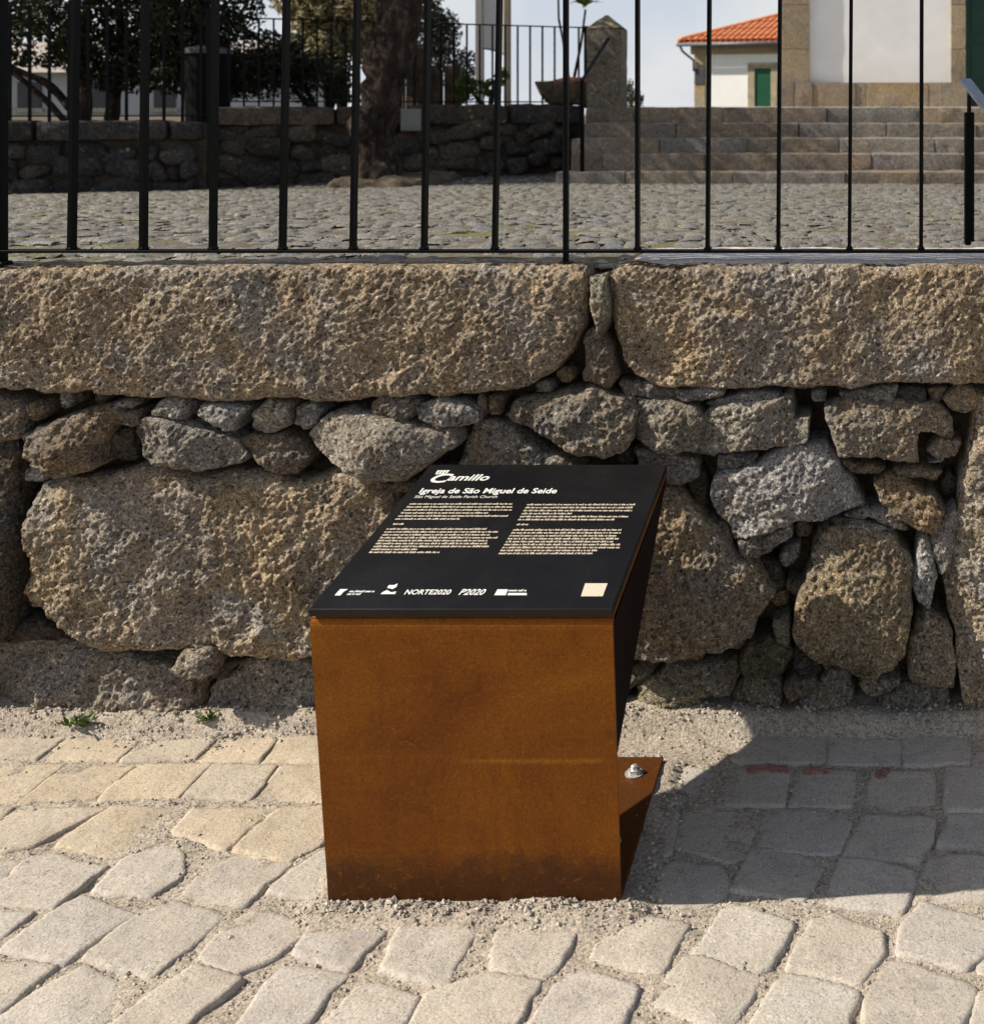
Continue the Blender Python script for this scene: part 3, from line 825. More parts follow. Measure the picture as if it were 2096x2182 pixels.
# slivers jammed between the two coping blocks
W('R5', [(1545,225),(1600,212),(1622,330),(1628,430),(1610,512),(1588,500),(1560,380)], (0.30,0.28,0.2), 0.02)
W('R5', [(1530,475),(1562,462),(1640,560),(1682,700),(1640,772),(1520,742),(1508,620)], BRN, 0.0)
# second course
W('R4', [(-60,930),(60,958),(120,980),(150,1050),(130,1140),(60,1180),(-60,1195)], BRN, 0.0)
W('R4', [(108,985),(232,983),(242,1010),(215,1072),(160,1052)], BRN, -0.01)
W('R4', [(110,1170),(200,1120),(330,1060),(430,1030),(560,1000),(640,1010),(770,1070),(775,1100),(610,1108),(585,1200),(600,1290),(480,1360),(330,1392),(180,1330),(96,1270)], BRN, 0.015, mid=0.016, low=0.03)
W('R4', [(640,962),(740,945),(792,960),(750,990),(660,992)], GREY, -0.02)
W('R4', [(632,1010),(800,1008),(800,1060),(700,1062)], BRN, -0.01)
W('R4', [(590,1125),(760,1120),(768,1290),(620,1285)], DARK, -0.04)
W('R4', [(858,1000),(920,950),(1022,955),(1072,1000),(1050,1066),(960,1050),(870,1025)], GREY, 0.01)
W('R4', [(1108,1025),(1160,970),(1400,990),(1352,1112),(1230,1100)], LGREY, 0.025, dome=0.01)
W('R4', [(1448,1020),(1520,965),(1640,970),(1642,1080),(1560,1136),(1470,1110)], (0.33,0.29,0.21), 0.01)
W('R4', [(1690,1000),(1800,970),(1842,1010),(1800,1080),(1740,1110),(1686,1090)], GREY, 0.0)
W('R4', [(784,1080),(850,1064),(1000,1070),(1170,1150),(1330,1190),(1405,1270),(1370,1320),(1150,1342),(900,1350),(800,1280)], (0.34,0.27,0.18), 0.03, mid=0.010)
W('R4', [(1350,1180),(1450,1150),(1600,1150),(1720,1200),(1785,1260),(1750,1330),(1650,1372),(1520,1350),(1420,1250)], BRN, 0.01, mid=0.013)
W('R5', [(128,1010),(190,930),(330,908),(550,928),(660,960),(860,985),(882,1050),(800,1120),(720,1172),(600,1230),(430,1232),(330,1202),(250,1132),(160,1080)], (0.33,0.285,0.225), 0.045, dome=0.035, mid=0.005, fine=0.003)
W('R5', [(438,850),(510,803),(620,813),(692,850),(660,910),(560,926),(470,912)], BRN, 0.02)
W('R5', [(668,880),(720,838),(900,843),(988,880),(975,932),(880,950),(760,972),(680,932)], GREY, 0.03)
W('R5', [(988,798),(1030,830),(1022,900),(988,862)], BRN, 0.0)
W('R5', [(1038,820),(1102,828),(1092,900),(1040,902)], BRN, 0.01)
W('R5', [(962,948),(1060,943),(1200,1008),(1310,1080),(1420,1130),(1500,1162),(1480,1260),(860,1260),(890,1108)], (0.31,0.27,0.21), 0.0, dome=0.01, mid=0.005)
W('R5', [(1108,910),(1150,850),(1280,838),(1400,798),(1560,788),(1750,830),(1772,900),(1772,1020),(1720,1072),(1620,1107),(1500,1096),(1380,1062),(1260,1002),(1130,950)], (0.27,0.225,0.165), 0.03, mid=0.015, low=0.028)
W('R6', [(140,838),(280,838),(420,868),(472,920),(460,1030),(440,1090),(330,1097),(200,1082),(130,1010),(110,920)], (0.30,0.26,0.195), 0.02, mid=0.013, low=0.024)
W('R6', [(470,900),(560,870),(700,850),(910,818),(922,938),(1012,924),(982,1030),(880,1062),(650,1100),(440,1108)], (0.31,0.28,0.225), 0.035, dome=0.01, smooth_n=1)
W('R6', [(470,852),(700,800),(850,788),(862,815),(700,842),(550,862)], GREY, 0.0)
W('R6', [(330,790),(570,775),(572,800),(400,835),(340,822)], GREY, 0.0)
W('R6', [(60,740),(200,750),(330,800),(332,832),(100,812)], BRN, 0.0, mid=0.014)
W('R6', [(1150,812),(1250,780),(1450,770),(1442,850),(1200,852)], GREY, -0.01)
W('R6', [(1458,772),(1590,770),(1600,850),(1452,850)], DARK, -0.01)
W('R6', [(1610,790),(1690,775),(1660,850),(1615,850)], BRN, -0.02)
W('R6', [(1680,830),(1760,758),(1842,768),(1852,830),(1800,892),(1720,872)], OCH, 0.01)
W('R6', [(1080,880),(1200,858),(1400,858),(1650,858),(1728,930),(1712,1010),(1640,1002),(1542,990),(1552,1060),(1552,1137),(1400,1132),(1160,1117),(1130,1030)], (0.28,0.23,0.16), 0.035, dome=0.012, smooth_n=1, mid=0.009)
W('R6', [(1592,1085),(1660,1033),(1762,1048),(1742,1102),(1660,1127)], OCH, 0.0)
W('R6', [(1590,1132),(1680,1126),(1662,1147)], GREY, 0.0)
W('R6', [(1170,1143),(1400,1165),(1352,1192),(1220,1188)], BRN, -0.01)
W('R6', [(1430,1185),(1530,1168),(1672,1200),(1650,1232),(1450,1212)], BRN, 0.0)
W('R8', [(1338,200),(1420,168),(1520,188),(1640,258),(1682,330),(1640,432),(1560,432),(1450,370),(1360,270)], OCH, 0.02)
W('R8', [(508,200),(560,160),(760,100),(850,43),(960,8),(1072,3),(1160,130),(1264,308),(1100,360),(900,402),(640,472),(610,390),(540,340),(500,260)], LGREY, 0.045, dome=0.015, smooth_n=1, mid=0.005)
W('R8', [(543,60),(620,43),(742,53),(700,102),(540,137)], (0.26,0.235,0.22), -0.01)
W('R8', [(120,40),(330,28),(440,90),(452,150),(370,202),(200,190)], (0.27,0.22,0.155), 0.0)
W('R8', [(640,480),(780,450),(902,408),(902,460),(800,542),(690,582),(650,562)], (0.28,0.25,0.2), 0.02)
W('R8', [(858,560),(920,488),(962,488),(942,570),(880,612)], GREY, -0.03)
W('R8', [(1050,450),(1130,418),(1330,428),(1430,470),(1502,560),(1532,700),(1512,860),(1490,1000),(1430,1112),(1330,1142),(1220,1122),(1020,1062),(940,980),(918,860),(960,800),(1000,650)], (0.31,0.245,0.155), 0.045, dome=0.03, mid=0.008)
W('R8', [(1090,395),(1260,380),(1350,400),(1442,440),(1280,424),(1130,414)], GREY, 0.0)
W('R8', [(1330,330),(1420,340),(1502,430),(1430,420),(1290,360)], GREY, 0.0)
W('R8', [(1180,360),(1290,325),(1330,345),(1270,375)], GREY, -0.01)
W('R8', [(1548,490),(1600,458),(1652,660),(1602,812),(1560,800),(1518,700)], LGREY, 0.025, mid=0.004)
W('R8', [(1630,400),(1740,318),(1752,420),(1702,620),(1656,640),(1640,560),(1608,460)], GREY, 0.01)
W('R8', [(1850,-232),(1950,-245),(2240,-120),(2260,1385),(1900,1375),(1790,1312),(1758,1050),(1738,900),(1688,740),(1738,450),(1788,150),(1833,-30)], (0.42,0.33,0.225), 0.09, dome=0.02, tiltu=0.14, tiltv=-0.05)
W('R8', [(1600,850),(1692,900),(1732,1060),(1722,1212),(1620,1200),(1508,1150),(1530,1000),(1570,880)], (0.29,0.24,0.17), 0.02, mid=0.004)
W('R8', [(-140,180),(300,218),(430,320),(520,420),(640,560),(740,620),(832,740),(740,860),(730,930),(560,1012),(300,1090),(150,1082),(-140,1000)], (0.31,0.24,0.155), 0.035, dome=0.035, mid=0.011, low=0.028)
W('R8', [(100,1340),(140,1220),(300,1150),(480,1110),(640,1088),(652,1150),(600,1230),(450,1282),(250,1340)], (0.28,0.25,0.17), 0.035)
W('R8', [(-60,1180),(150,1110),(242,1100),(222,1160),(120,1210),(-60,1300)], (0.2,0.17,0.12), 0.0)
W('R8', [(640,1200),(700,1170),(840,1158),(862,1220),(840,1312),(700,1347),(616,1320)], (0.27,0.24,0.175), 0.02)
W('R8', [(660,1080),(700,1000),(800,978),(900,1010),(932,1060),(870,1150),(760,1160),(680,1130)], (0.155,0.13,0.075), 0.0, mid=0.018, low=0.03)
W('R8', [(818,900),(890,858),(912,960),(900,1000),(838,990)], (0.26,0.24,0.165), 0.0)
W('R8', [(868,1240),(960,1198),(1042,1190),(1030,1232),(900,1277)], BRN, 0.01)
W('R8', [(1060,1188),(1120,1138),(1200,1160),(1222,1240),(1202,1362),(1140,1392),(1000,1372),(958,1280),(1020,1232)], (0.33,0.28,0.22), 0.03)
W('R8', [(1212,1250),(1350,1280),(1342,1350),(1260,1392),(1180,1390)], DARK, 0.005)
W('R8', [(1250,1200),(1330,1175),(1452,1168),(1472,1200),(1380,1242),(1288,1242)], (0.28,0.24,0.175), 0.01)
W('R8', [(1360,1262),(1440,1220),(1600,1198),(1702,1220),(1712,1270),(1620,1332),(1460,1342),(1368,1352)], (0.3,0.27,0.2), 0.02)
W('R8', [(740,585),(840,590),(900,690),(860,720),(770,660)], DARK, -0.04)
W('R8', [(900,690),(965,690),(950,765),(890,722)], BRN, -0.03)
W('R8', [(440,110),(500,150),(490,300),(430,280),(390,210)], DARK, -0.03)
W('R8', [(545,390),(600,400),(615,480),(570,500),(535,440)], OCH, -0.01)
W('R8', [(940,1010),(1020,1070),(1060,1130),(990,1170),(930,1120)], DARK, -0.02)
# big blocks low on the left
W('F', [(37,1106),(48,1069),(67,1047),(149,1032),(223,1017),(286,1006),(335,1013),(409,1028),(520,1017),(591,1021),(602,1039),(700,1021),(712,1006),(760,1010),(812,1031),(830,1055),(832,1100),(830,1400),(647,1404),(520,1400),(427,1389),(353,1389),(260,1392),(208,1389),(160,1377),(137,1363),(119,1337),(89,1322),(48,1303),(33,1273),(48,1240),(41,1192),(26,1162),(30,1128)], (0.41,0.32,0.21), 0.02, smooth_n=1, dome=0.012, low=0.024, mid=0.008, fine=0.0048, edge=0.035, tiltu=0.03, tiltv=-0.05, facets=4, fslope=(0.05, 0.18), aniso=0.5)
W('R7', [(-190,-20),(60,-10),(70,350),(55,560),(85,700),(60,950),(64,1100),(-190,1130)], DARK, -0.01)
W('R7', [(90,1010),(240,1020),(320,1060),(350,1110),(180,1135),(50,1130)], DARK, -0.02)
W('R7', [(-190,1180),(150,1150),(330,1138),(480,1180),(600,1200),(740,1250),(900,1260),(960,1290),(1000,1330),(1080,1350),(1102,1420),(1072,1510),(900,1560),(600,1570),(300,1600),(50,1640),(-190,1650)], (0.36,0.30,0.23), 0.035, low=0.020, mid=0.014, edge=0.025, dome=0.006, tiltv=-0.20)
W('R7', [(968,1290),(1030,1200),(1150,1178),(1232,1220),(1212,1302),(1130,1332),(1020,1322)], (0.33,0.275,0.215), 0.055)
W('R7', [(1070,1350),(1160,1330),(1180,1450),(1120,1520),(1080,1470)], BRN, 0.02)
W('R7', [(1150,1480),(1200,1400),(1300,1330),(1400,1250),(1540,1230),(1770,1265),(2100,1290),(2100,1600),(1700,1610),(1250,1590)], (0.38,0.33,0.265), 0.035, low=0.020, mid=0.014, edge=0.025, dome=0.006, tiltv=-0.24)
W('R7', [(1240,1230),(1390,1240),(1280,1330),(1220,1330)], DARK, -0.01)
W('R5', [(500,1240),(640,1230),(700,1260),(560,1300)], BRN, 0.0)
# chinking and the wall beyond the frame on both sides
def cells(x0, x1, z0, z1, cw, ch, rnd, gap=0.008, wild=0.0):
    """irregular stones laid in loose courses"""
    out = []
    nrow = max(1, round((z1 - z0) / ch)); lev = [z0 + (z1 - z0) * (i + (rnd.uniform(-.22, .22) if 0 < i < nrow else 0)) / nrow for i in range(nrow + 1)]
    for r in range(nrow):
        x = x0 - rnd.random() * cw * 0.5
        while x < x1:
            w = cw * rnd.uniform(0.4, 1.9)
            a, b = max(x, x0), min(x + w, x1)
            if b - a > 0.3 * cw:
                zl, zh = lev[r], lev[r + 1]; j = ch * 0.30
                J = lambda k=1.0: rnd.uniform(-j, j) * k
                pts = [(a + gap + abs(J(.5)), zl + gap + abs(J(.6))), ((a + b) / 2 + J(), zl + gap + J(.4)), (b - gap - abs(J(.5)), zl + gap + abs(J(.6))), (b - gap + J(.3), (zl + zh) / 2 + J()),
                       (b - gap - abs(J(.6)), zh - gap - abs(J(.6))), ((a + b) / 2 + J(), zh - gap + J(.4)), (a + gap + abs(J(.6)), zh - gap - abs(J(.6))), (a + gap + J(.3), (zl + zh) / 2 + J())]
                if wild:
                    mx, mz = (a + b) / 2, (zl + zh) / 2; an_ = rnd.uniform(-.5, .5) * wild; sc_ = rnd.uniform(.8, 1.35); dz_ = rnd.uniform(-.35, .35) * ch * wild
                    pts = [(mx + ((px_ - mx) * math.cos(an_) - (pz_ - mz) * math.sin(an_)) * sc_, max(z0, mz + dz_ + ((px_ - mx) * math.sin(an_) + (pz_ - mz) * math.cos(an_)) * sc_)) for px_, pz_ in pts]
                out.append(pts)
            x += w
    return out
rw = random.Random(11)
rp = np.random.default_rng(4)
Q = np.column_stack([rp.uniform(-2.25, 0.36, 5200), rp.uniform(0.0, ZC - 0.27, 5200)])
D = np.full(len(Q), 1.0)
for poly in WP:
    near_ = ((Q > poly.min(0) - 0.06) & (Q < poly.max(0) + 0.06)).all(1)
    d_, _ = sdist(Q[near_], poly); D[near_] = np.minimum(D[near_], -d_)
order = np.argsort(-D); taken = []
for i in order:
    d_ = D[i]
    for q_, r_ in taken: d_ = min(d_, math.hypot(*(Q[i] - q_)) - r_)
    if d_ > 0.0075 and len(taken) < 190:
        r_ = min(d_ * 1.15, 0.034); taken.append((Q[i], r_))
        n_ = rw.randint(5, 7); a0 = rw.uniform(0, 6.28); st = rw.uniform(0.75, 1.5)
        pl_ = np.array([(math.cos(a0 + 6.283 * k / n_) * r_ * rw.uniform(.75, 1.1) * st, math.sin(a0 + 6.283 * k / n_) * r_ * rw.uniform(.75, 1.1) / st) for k in range(n_)])
        vf = stone(pl_, 0.0045, edge=r_ * .2, dome=r_ * .35, low=r_ * .10, mid=0.002, fine=0.0025, back=0.08, smooth_n=1, jit=0.003, cr=0.006, facets=6, fslope=(0.2, 0.7))
        obj('stone', wall_mesh('stone', vf), M['wall_stone'], wall, (Q[i][0] + 1.0, rw.uniform(0.004, 0.035), Q[i][1]), 0, rw.choice([GREY, BRN, OCH, DARK, LGREY, (0.17, 0.15, 0.10)]))
for xa, xb in ((-3.85, -2.20), (0.50, 1.9)):
    for pts in cells(xa, xb, -0.02, ZC - 0.34, 0.22, 0.19, rw):
        poly = np.array(pts); c = poly.mean(0); p = rw.uniform(0, 0.04)
        vf = stone(poly - c, 0.012, edge=0.018, dome=0.02, low=0.015, mid=0.007, fine=0.003, back=0.15, facets=5, cr=0.02)
        obj('stone', wall_mesh('stone', vf), M['wall_stone'], wall, (c[0] + 1.0, -p, c[1]), 0, rw.choice([TAN2, GREY, BRN, OCH, LGREY]))
for x0, x1 in ((-3.9, -2.64), (0.73, 1.95)):
    poly = np.array([(x0, ZC - 0.29), (x0, ZC), (x1, ZC), (x1, ZC - 0.29)]); c = poly.mean(0)
    vf = stone(poly - c, 0.014, edge=0.032, dome=0.02, low=0.02, mid=0.009, fine=0.003, back=0.40, smooth_n=1)
    obj('coping_stone', wall_mesh('coping_stone', vf), M['wall_stone'], wall, (c[0] + 1.0, -0.03, c[1]), 0, TAN2)
# flat smaller slab on top of the right coping, a little back from its edge
slab_z = ZC + 0.008
P = np.array([(wx(1345, 3.0), 2.975), (wx(1400, 3.0), 2.95), (1.9, 2.945), (1.9, 3.23), (wx(1345, 3.0), 3.22)])
c = P.mean(0)
obj('coping_slab', floor_mesh('coping_slab', stone(P - c, 0.014, edge=0.012, dome=0.004, low=0.004, mid=0.002, fine=0.001, back=0.06, smooth_n=1)), M['sett'], wall, (c[0] + 1.0, c[1] - YW, slab_z), 0, (0.66, 0.62, 0.58))

# ------------------------------------------------------------------ the church yard behind the wall
def yard_h(x, y):
    h10 = H - (392 - CY) * 10 / F
    h3 = ZC - 0.010
    t = np.clip((np.asarray(y, float) - 3.15) / (10 - 3.15), 0, 1)
    return h3 + (h10 - h3) * t - 0.020 * np.maximum(0, -np.asarray(x, float) - 2.7) * t
def yY(px, py):
    lo, hi = 3.1, 40.0
    for _ in range(60):
        m = (lo + hi) / 2
        if H - float(yard_h(wx(px, m), m)) < (py - CY) * m / F: hi = m
        else: lo = m
    return lo
yard = height_sheet('church_yard', -10.5, 5.5, 2.975, 13.5, 0.06, lambda P: yard_h(P[:, 0], P[:, 1]) - 0.003 + 0.007 * fbm(P, 7, 2, 4), M['yard_bed'])
tag(yard, kind='structure')
rc = random.Random(5)
cob = []
y = 2.985
while y < 12.3:
    dy = 0.074 * rc.uniform(0.92, 1.1)
    xl = wx(-150, y) - 0.4; xr = wx(2096, y) + 0.7
    x = max(xl, -10) - rc.random() * 0.1
    while x < min(xr, 5):
        w = rc.uniform(0.052, 0.092)
        cob.append((x + w / 2, y + dy / 2 + rc.uniform(-.014, .014), w - 0.007, dy - 0.006))
        x += w
    y += dy
def cobble_verts(w, d, rnd):
    vs = []
    for j in range(4):
        for i in range(4):
            u = (-0.5, -0.34, 0.34, 0.5)[i] * w * (1 + rnd.uniform(-.06, .06)); v = (-0.5, -0.34, 0.34, 0.5)[j] * d * (1 + rnd.uniform(-.06, .06))
            edge = (i in (0, 3)) + (j in (0, 3))
            if edge == 2: u *= 0.93; v *= 0.93
            vs.append((u, v, (0.0, -0.004, -0.009)[edge] + rnd.uniform(-.0055, .0055)))
    fs = [[j * 4 + i, j * 4 + i + 1, (j + 1) * 4 + i + 1, (j + 1) * 4 + i] for j in range(3) for i in range(3)]
    return vs, fs
variants = []
for k in range(24):
    vs, fs = cobble_verts(rc.uniform(0.045, 0.085), 0.068, rc)
    me = mesh('cobble', vs, fs); me.materials.append(M['cobble']); variants.append(me)
def vis(c):
    px = CX + c[0] * F / c[1]
    return -20 < px < 2110
near = [c for c in cob if vis(c)][:300]
nearset = set(id(c) for c in near)
far = MB()
for c in cob:
    z = float(yard_h(c[0], c[1])) + rc.uniform(-.006, .006)
    tx, ty = rc.uniform(-.06, .06), rc.uniform(-.06, .06)
    if id(c) in nearset:
        me = min(rc.sample(variants, 5), key=lambda m_: abs(m_.vertices[3].co.x - m_.vertices[0].co.x - c[2] * 0.93))
        o = obj('cobble', me, None, yard, (c[0], c[1], z)); o.rotation_euler = (tx, ty, rc.uniform(-.05, .05))
    else:
        vs, fs = cobble_verts(c[2], c[3], rc)
        far.add([(a + c[0], b + c[1], h + z + ty * a + tx * b) for a, b, h in vs], fs)
o = far.build('cobbles', M['cobble_far'], yard, smooth=True); o['kind'] = 'stuff'

# steps up to the church
STEP = [(392, 366, 1183, 10.0), (361, 327, 1215, 10.32), (325, 294, 1216, 10.64), (292, 262, 1242, 10.96), (260, 228, 1246, 11.28)]
steps = tag(empty('stone_steps', (0, 10, 0.85)), 'five broad granite steps rising to the white church', 'steps')
rs = random.Random(21)
STINT = [(0.25, 0.195, 0.14), (0.22, 0.175, 0.13), (0.235, 0.205, 0.165), (0.28, 0.215, 0.15), (0.215, 0.195, 0.17)]
JOINTS = [[1330, 1560, 1800, 1965], [1282, 1500, 1660, 1855, 2050], [1405, 1590, 1787, 1990], [1440, 1700, 1888, 2080], [1350, 1540, 1760, 1960]]
for (pb, pt, xl, Y), jn in zip(STEP, JOINTS):
    zt = wz(pt, Y)
    zb = 0.78 if Y == 10.0 else zt - 0.17
    edges = [wx(xl, Y)] + [wx(j, Y) for j in jn]
    while edges[-1] < 6.0: edges.append(edges[-1] + rs.uniform(0.7, 1.1))
    for a, b in zip(edges[:-1], edges[1:]):
        me = rough_box(b - a - 0.002, 0.36, zt - zb - 0.004, 0.035, 0.012, 0.011, 8)
        obj('step_block', me, M['block_stone'], steps, ((a + b) / 2, Y + 0.18 - 10 + rs.uniform(-.014, .014), zb - 0.85), 0, rs.choice(STINT))
ZT = wz(228, 11.28)           # church terrace level
ter = MB(); ter.box(wx(1246, 11.5), 9, 11.55, 24, 0.3, ZT - 0.004)
tag(ter.build('church_terrace', M['street']), kind='structure')

# wall at the back of the yard
def back_wall(pxl, pxr, yl, yr, ztop, cop_h, label, seed, tints, xl=None, xr=None):
    a = Vector((wx(pxl, yl), yl, 0)); b = Vector((wx(pxr, yr), yr, 0))
    d = b - a; L = d.length; rz = math.atan2(d.y, d.x)
    zb = 0.62
    w = tag(empty('retaining_wall', (a.x, a.y, zb), rz), label, 'wall')
    r = random.Random(seed)
    MB().box(0, L, 0.06, 0.34, 0, ztop - zb - 0.03).build('mortar', M['mortar'], w)
    for pts in cells(0.08, L - 0.08, 0.0, ztop - zb - cop_h - 0.02, 0.19, 0.14, r, 0.004, 0.9):
        poly = np.array(pts); c = poly.mean(0)
        vf = stone(grow(poly - c, 0.008), 0.022, edge=0.02, dome=0.025, low=0.03, mid=0.016, fine=0, back=0.12, facets=5, cr=0.03, jit=0.012)
        obj('stone', wall_mesh('stone', vf), M['far_stone'], w, (c[0], -r.uniform(-0.03, 0.05), c[1]), 0, r.choice(tints))
    x = 0
    while x < L - 0.05:
        ln = min(r.uniform(0.55, 1.15), L - x)
        me = rough_box(ln - 0.02, 0.40, cop_h + r.uniform(-.015, .015), 0.05, 0.03, 0.018, 7)
        obj('coping_stone', me, M['far_stone'], w, (x + ln / 2, 0.15, ztop - zb - cop_h), 0, r.choice(tints))
        x += ln
    return w, a, b, rz, L
YL, YR = 10.35, 11.75
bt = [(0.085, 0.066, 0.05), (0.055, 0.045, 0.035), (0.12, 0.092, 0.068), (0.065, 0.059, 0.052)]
wa, A0, A1, RZA, LA = back_wall(440, 1240, YL, YR, H - 0.0, 0.17, 'dark rubble retaining wall behind the tree, left of the steps', 31, bt)
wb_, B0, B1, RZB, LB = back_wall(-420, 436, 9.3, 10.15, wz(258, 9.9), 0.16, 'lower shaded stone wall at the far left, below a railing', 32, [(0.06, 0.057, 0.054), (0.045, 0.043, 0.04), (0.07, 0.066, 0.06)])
gar = MB()
g = [(-16, 9.5), (B0.x, B0.y + 0.3), (B1.x, B1.y + 0.3), (A1.x + 0.1, A1.y + 0.3), (A1.x + 0.1, 24), (-16, 24)]
zg = wz(258, 9.9) - 0.06
gar.add([(x, y_, zg) for x, y_ in g] + [(x, y_, -0.6) for x, y_ in g], [[0, 1, 2, 3, 4, 5]] + [[i, i + 6, (i + 1) % 6 + 6, (i + 1) % 6] for i in range(6)])
tag(gar.build('garden_ground', M['soil']), kind='structure')
# open land falling away behind
ld = MB()
ry = [13.4, 24, 60, 120, 260, 600, 1200]; rzv = [0.2, 0.0, -1.0, -4, -14, -46, -110]
rx = [-900, -200, -60, -16, 10, 60, 200, 900]
for i in range(len(rx) - 1):
    for j in range(len(ry) - 1):
        ld.add([(rx[i], ry[j], rzv[j]), (rx[i + 1], ry[j], rzv[j]), (rx[i + 1], ry[j + 1], rzv[j + 1]), (rx[i], ry[j + 1], rzv[j + 1])], [[0, 1, 2, 3]])
tag(ld.build('hillside', M['field'], smooth=True), kind='structure')

# ------------------------------------------------------------------ the fence on the coping
ZF = ZC
YF = F * (H - ZC) / (562 - CY)
zr = wz(534, YF)
fence = tag(empty('iron_fence', (wx(1083 * 1.113, YF), YF, ZC)), 'black iron fence of flat upright bars standing on the coping', 'fence')
fx, fz = fence.location.x, ZC
def frel(x, z): return x - fx, z - fz
ov = 1.1131
bars = [(-268, -262), (-132, -127), (138, 145), (275, 278), (408, 412), (541, 548), (676, 683), (812, 818), (947, 955), (1220, 1220), (1354, 1357), (1489, 1492), (1625, 1628), (1762, 1763), (1900, 1901), (2035, 2036), (2170, 2171), (2305, 2306), (2440, 2441)]
ztop_f = ZC + 1.02
for xb, xt in bars:
    x0 = wx(xb * ov, YF); lean = (xt - xb) * ov * YF / F / 0.54
    hgt = ztop_f - zr
    b = MB(); z0 = zr + 0.002 - fz
    b.hexa([(0.0 + x0 - fx - .0045, -.0125, z0), (x0 - fx + .0045, -.0125, z0), (x0 - fx + .0045, .0125, z0), (x0 - fx - .0045, .0125, z0),
            (x0 - fx - .0045 + lean * hgt, -.0125, z0 + hgt), (x0 - fx + .0045 + lean * hgt, -.0125, z0 + hgt), (x0 - fx + .0045 + lean * hgt, .0125, z0 + hgt), (x0 - fx - .0045 + lean * hgt, .0125, z0 + hgt)])
    b.bbox(x0 - fx - .0085, x0 - fx + .0085, -.0142, .0142, z0 - 0.001, z0 + .008, .003)
    b.build('bar', M['iron'], fence)
for x0, w_, d_ in ((wx(4 * ov, YF), 0.013, 0.03), (wx(1083 * ov, YF), 0.011, 0.022), (wx(2900, YF), 0.013, 0.03)):
    b = MB(); b.bbox(x0 - fx - w_ / 2, x0 - fx + w_ / 2, -d_ / 2, d_ / 2, -0.03, ztop_f - fz, .0015)
    b.bbox(x0 - fx - .016, x0 - fx + .016, -.02, .02, -0.012, .006, .003)
    b.build('post', M['iron'], fence)
b = MB(); b.bbox(wx(-420, YF) - fx, wx(2900, YF) - fx, -.0155, .0155, zr - .0045 - fz, zr + .0025 - fz, .0012); b.build('rail', M['iron'], fence)
b = MB(); b.bbox(wx(-420, YF) - fx, wx(2900, YF) - fx, -.0155, .0155, ztop_f - fz, ztop_f + .007 - fz, .0012); b.build('rail', M['iron'], fence)

# handrail by the fence on the right
Yh = 3.62
xh = wx(1854 * ov, Yh); zh = float(yard_h(xh, Yh))
hr = tag(empty('handrail', (xh, Yh, zh)), 'handrail with thick black post and slanting grey steel bar at the right edge', 'handrail')
MB().bbox(-.0145, .0145, -.0145, .0145, -0.02, wz(239, Yh) - zh, .002).build('post', M['iron'], hr)
MB().tube([(0, 0, wz(239, Yh) - zh - .01), (0, 0, wz(203, Yh) - zh)], .0065, 8).build('bracket', M['iron'], hr)
a = Vector((wx(1846 * ov, Yh), Yh, wz(170, Yh))) - hr.location
dv = Vector((wx(1905 * ov, Yh), Yh - 0.25, wz(281, Yh - .25))) - hr.location - a
ke = (a.z - 0.16) / max(1e-3, -dv.z)
r_ = MB(); r_.bar(a, a + dv * ke, .036, .009, up=(0.3, -0.8, 0.6)); r_.build('rail', M['steel'], hr)
pe = a + dv * (ke - 0.08)
MB().bbox(pe.x - .0145, pe.x + .0145, pe.y - .0145, pe.y + .0145, -0.03, pe.z - .012, .002).build('post', M['iron'], hr)
# handrail on the left of the steps
Yp = 10.15
xp = wx(1114 * ov, Yp)
zp = wz(364, Yp)
hl = tag(empty('handrail', (xp, Yp, zp)), 'thin dark handrail rising from the steps to the stone pillar', 'handrail')
MB().bbox(-.016, .016, -.016, .016, -0.01, wz(172, Yp) - zp, .003).build('post', M['iron'], hl)
a = Vector((wx(1243, Yp), Yp - .05, wz(172, Yp))) - hl.location
b_ = Vector((wx(1296, 11.35), 11.35, wz(82, 11.35))) - hl.location
MB().bar(a, b_, .028, .014).build('rail', M['iron'], hl)

# ------------------------------------------------------------------ pillar, planter, railing on the back wall
Yq = 11.62
xq = wx(1293, Yq); wq = 73 * Yq / F
pil = tag(empty('stone_pillar', (xq, Yq, ZT)), 'weathered square stone pillar with a pointed cap at the top of the steps', 'pillar')
hs = wz(62, Yq) - ZT
obj('shaft', rough_box(wq, wq, hs + 0.15, 0.035, 0.012, 0.008, 9), M['far_stone'], pil, (0, 0, -0.15), 0, (0.20, 0.17, 0.12))
c_ = MB(); n = 10; ap = wz(33, Yq) - ZT
vs = []; fs = []
for k in range(n + 1):
    t = k / n; r0 = wq / 2 * (1.0 - t) + 0.012 * t
    for j in range(4):
        for i in range(5):
            q = -1 + 2 * i / 5
            dx, dy = ((q, -1), (1, q), (-q, 1), (-1, -q))[j]
            vs.append((dx * r0, dy * r0, hs + (ap - hs) * t))
m_ = 20
for k in range(n):
    for i in range(m_):
        fs.append([k * m_ + i, k * m_ + (i + 1) % m_, (k + 1) * m_ + (i + 1) % m_, (k + 1) * m_ + i])
fs.append([n * m_ + i for i in range(m_)])
v = np.array(vs); v[:, 0] += 0.006 * fbm(v, 12, 2, 4); v[:, 2] += 0.006 * fbm(v, 12, 2, 6)
obj('cap', mesh('cap', v, fs), M['far_stone'], pil, (0, 0, 0.001), 0, (0.21, 0.19, 0.12))

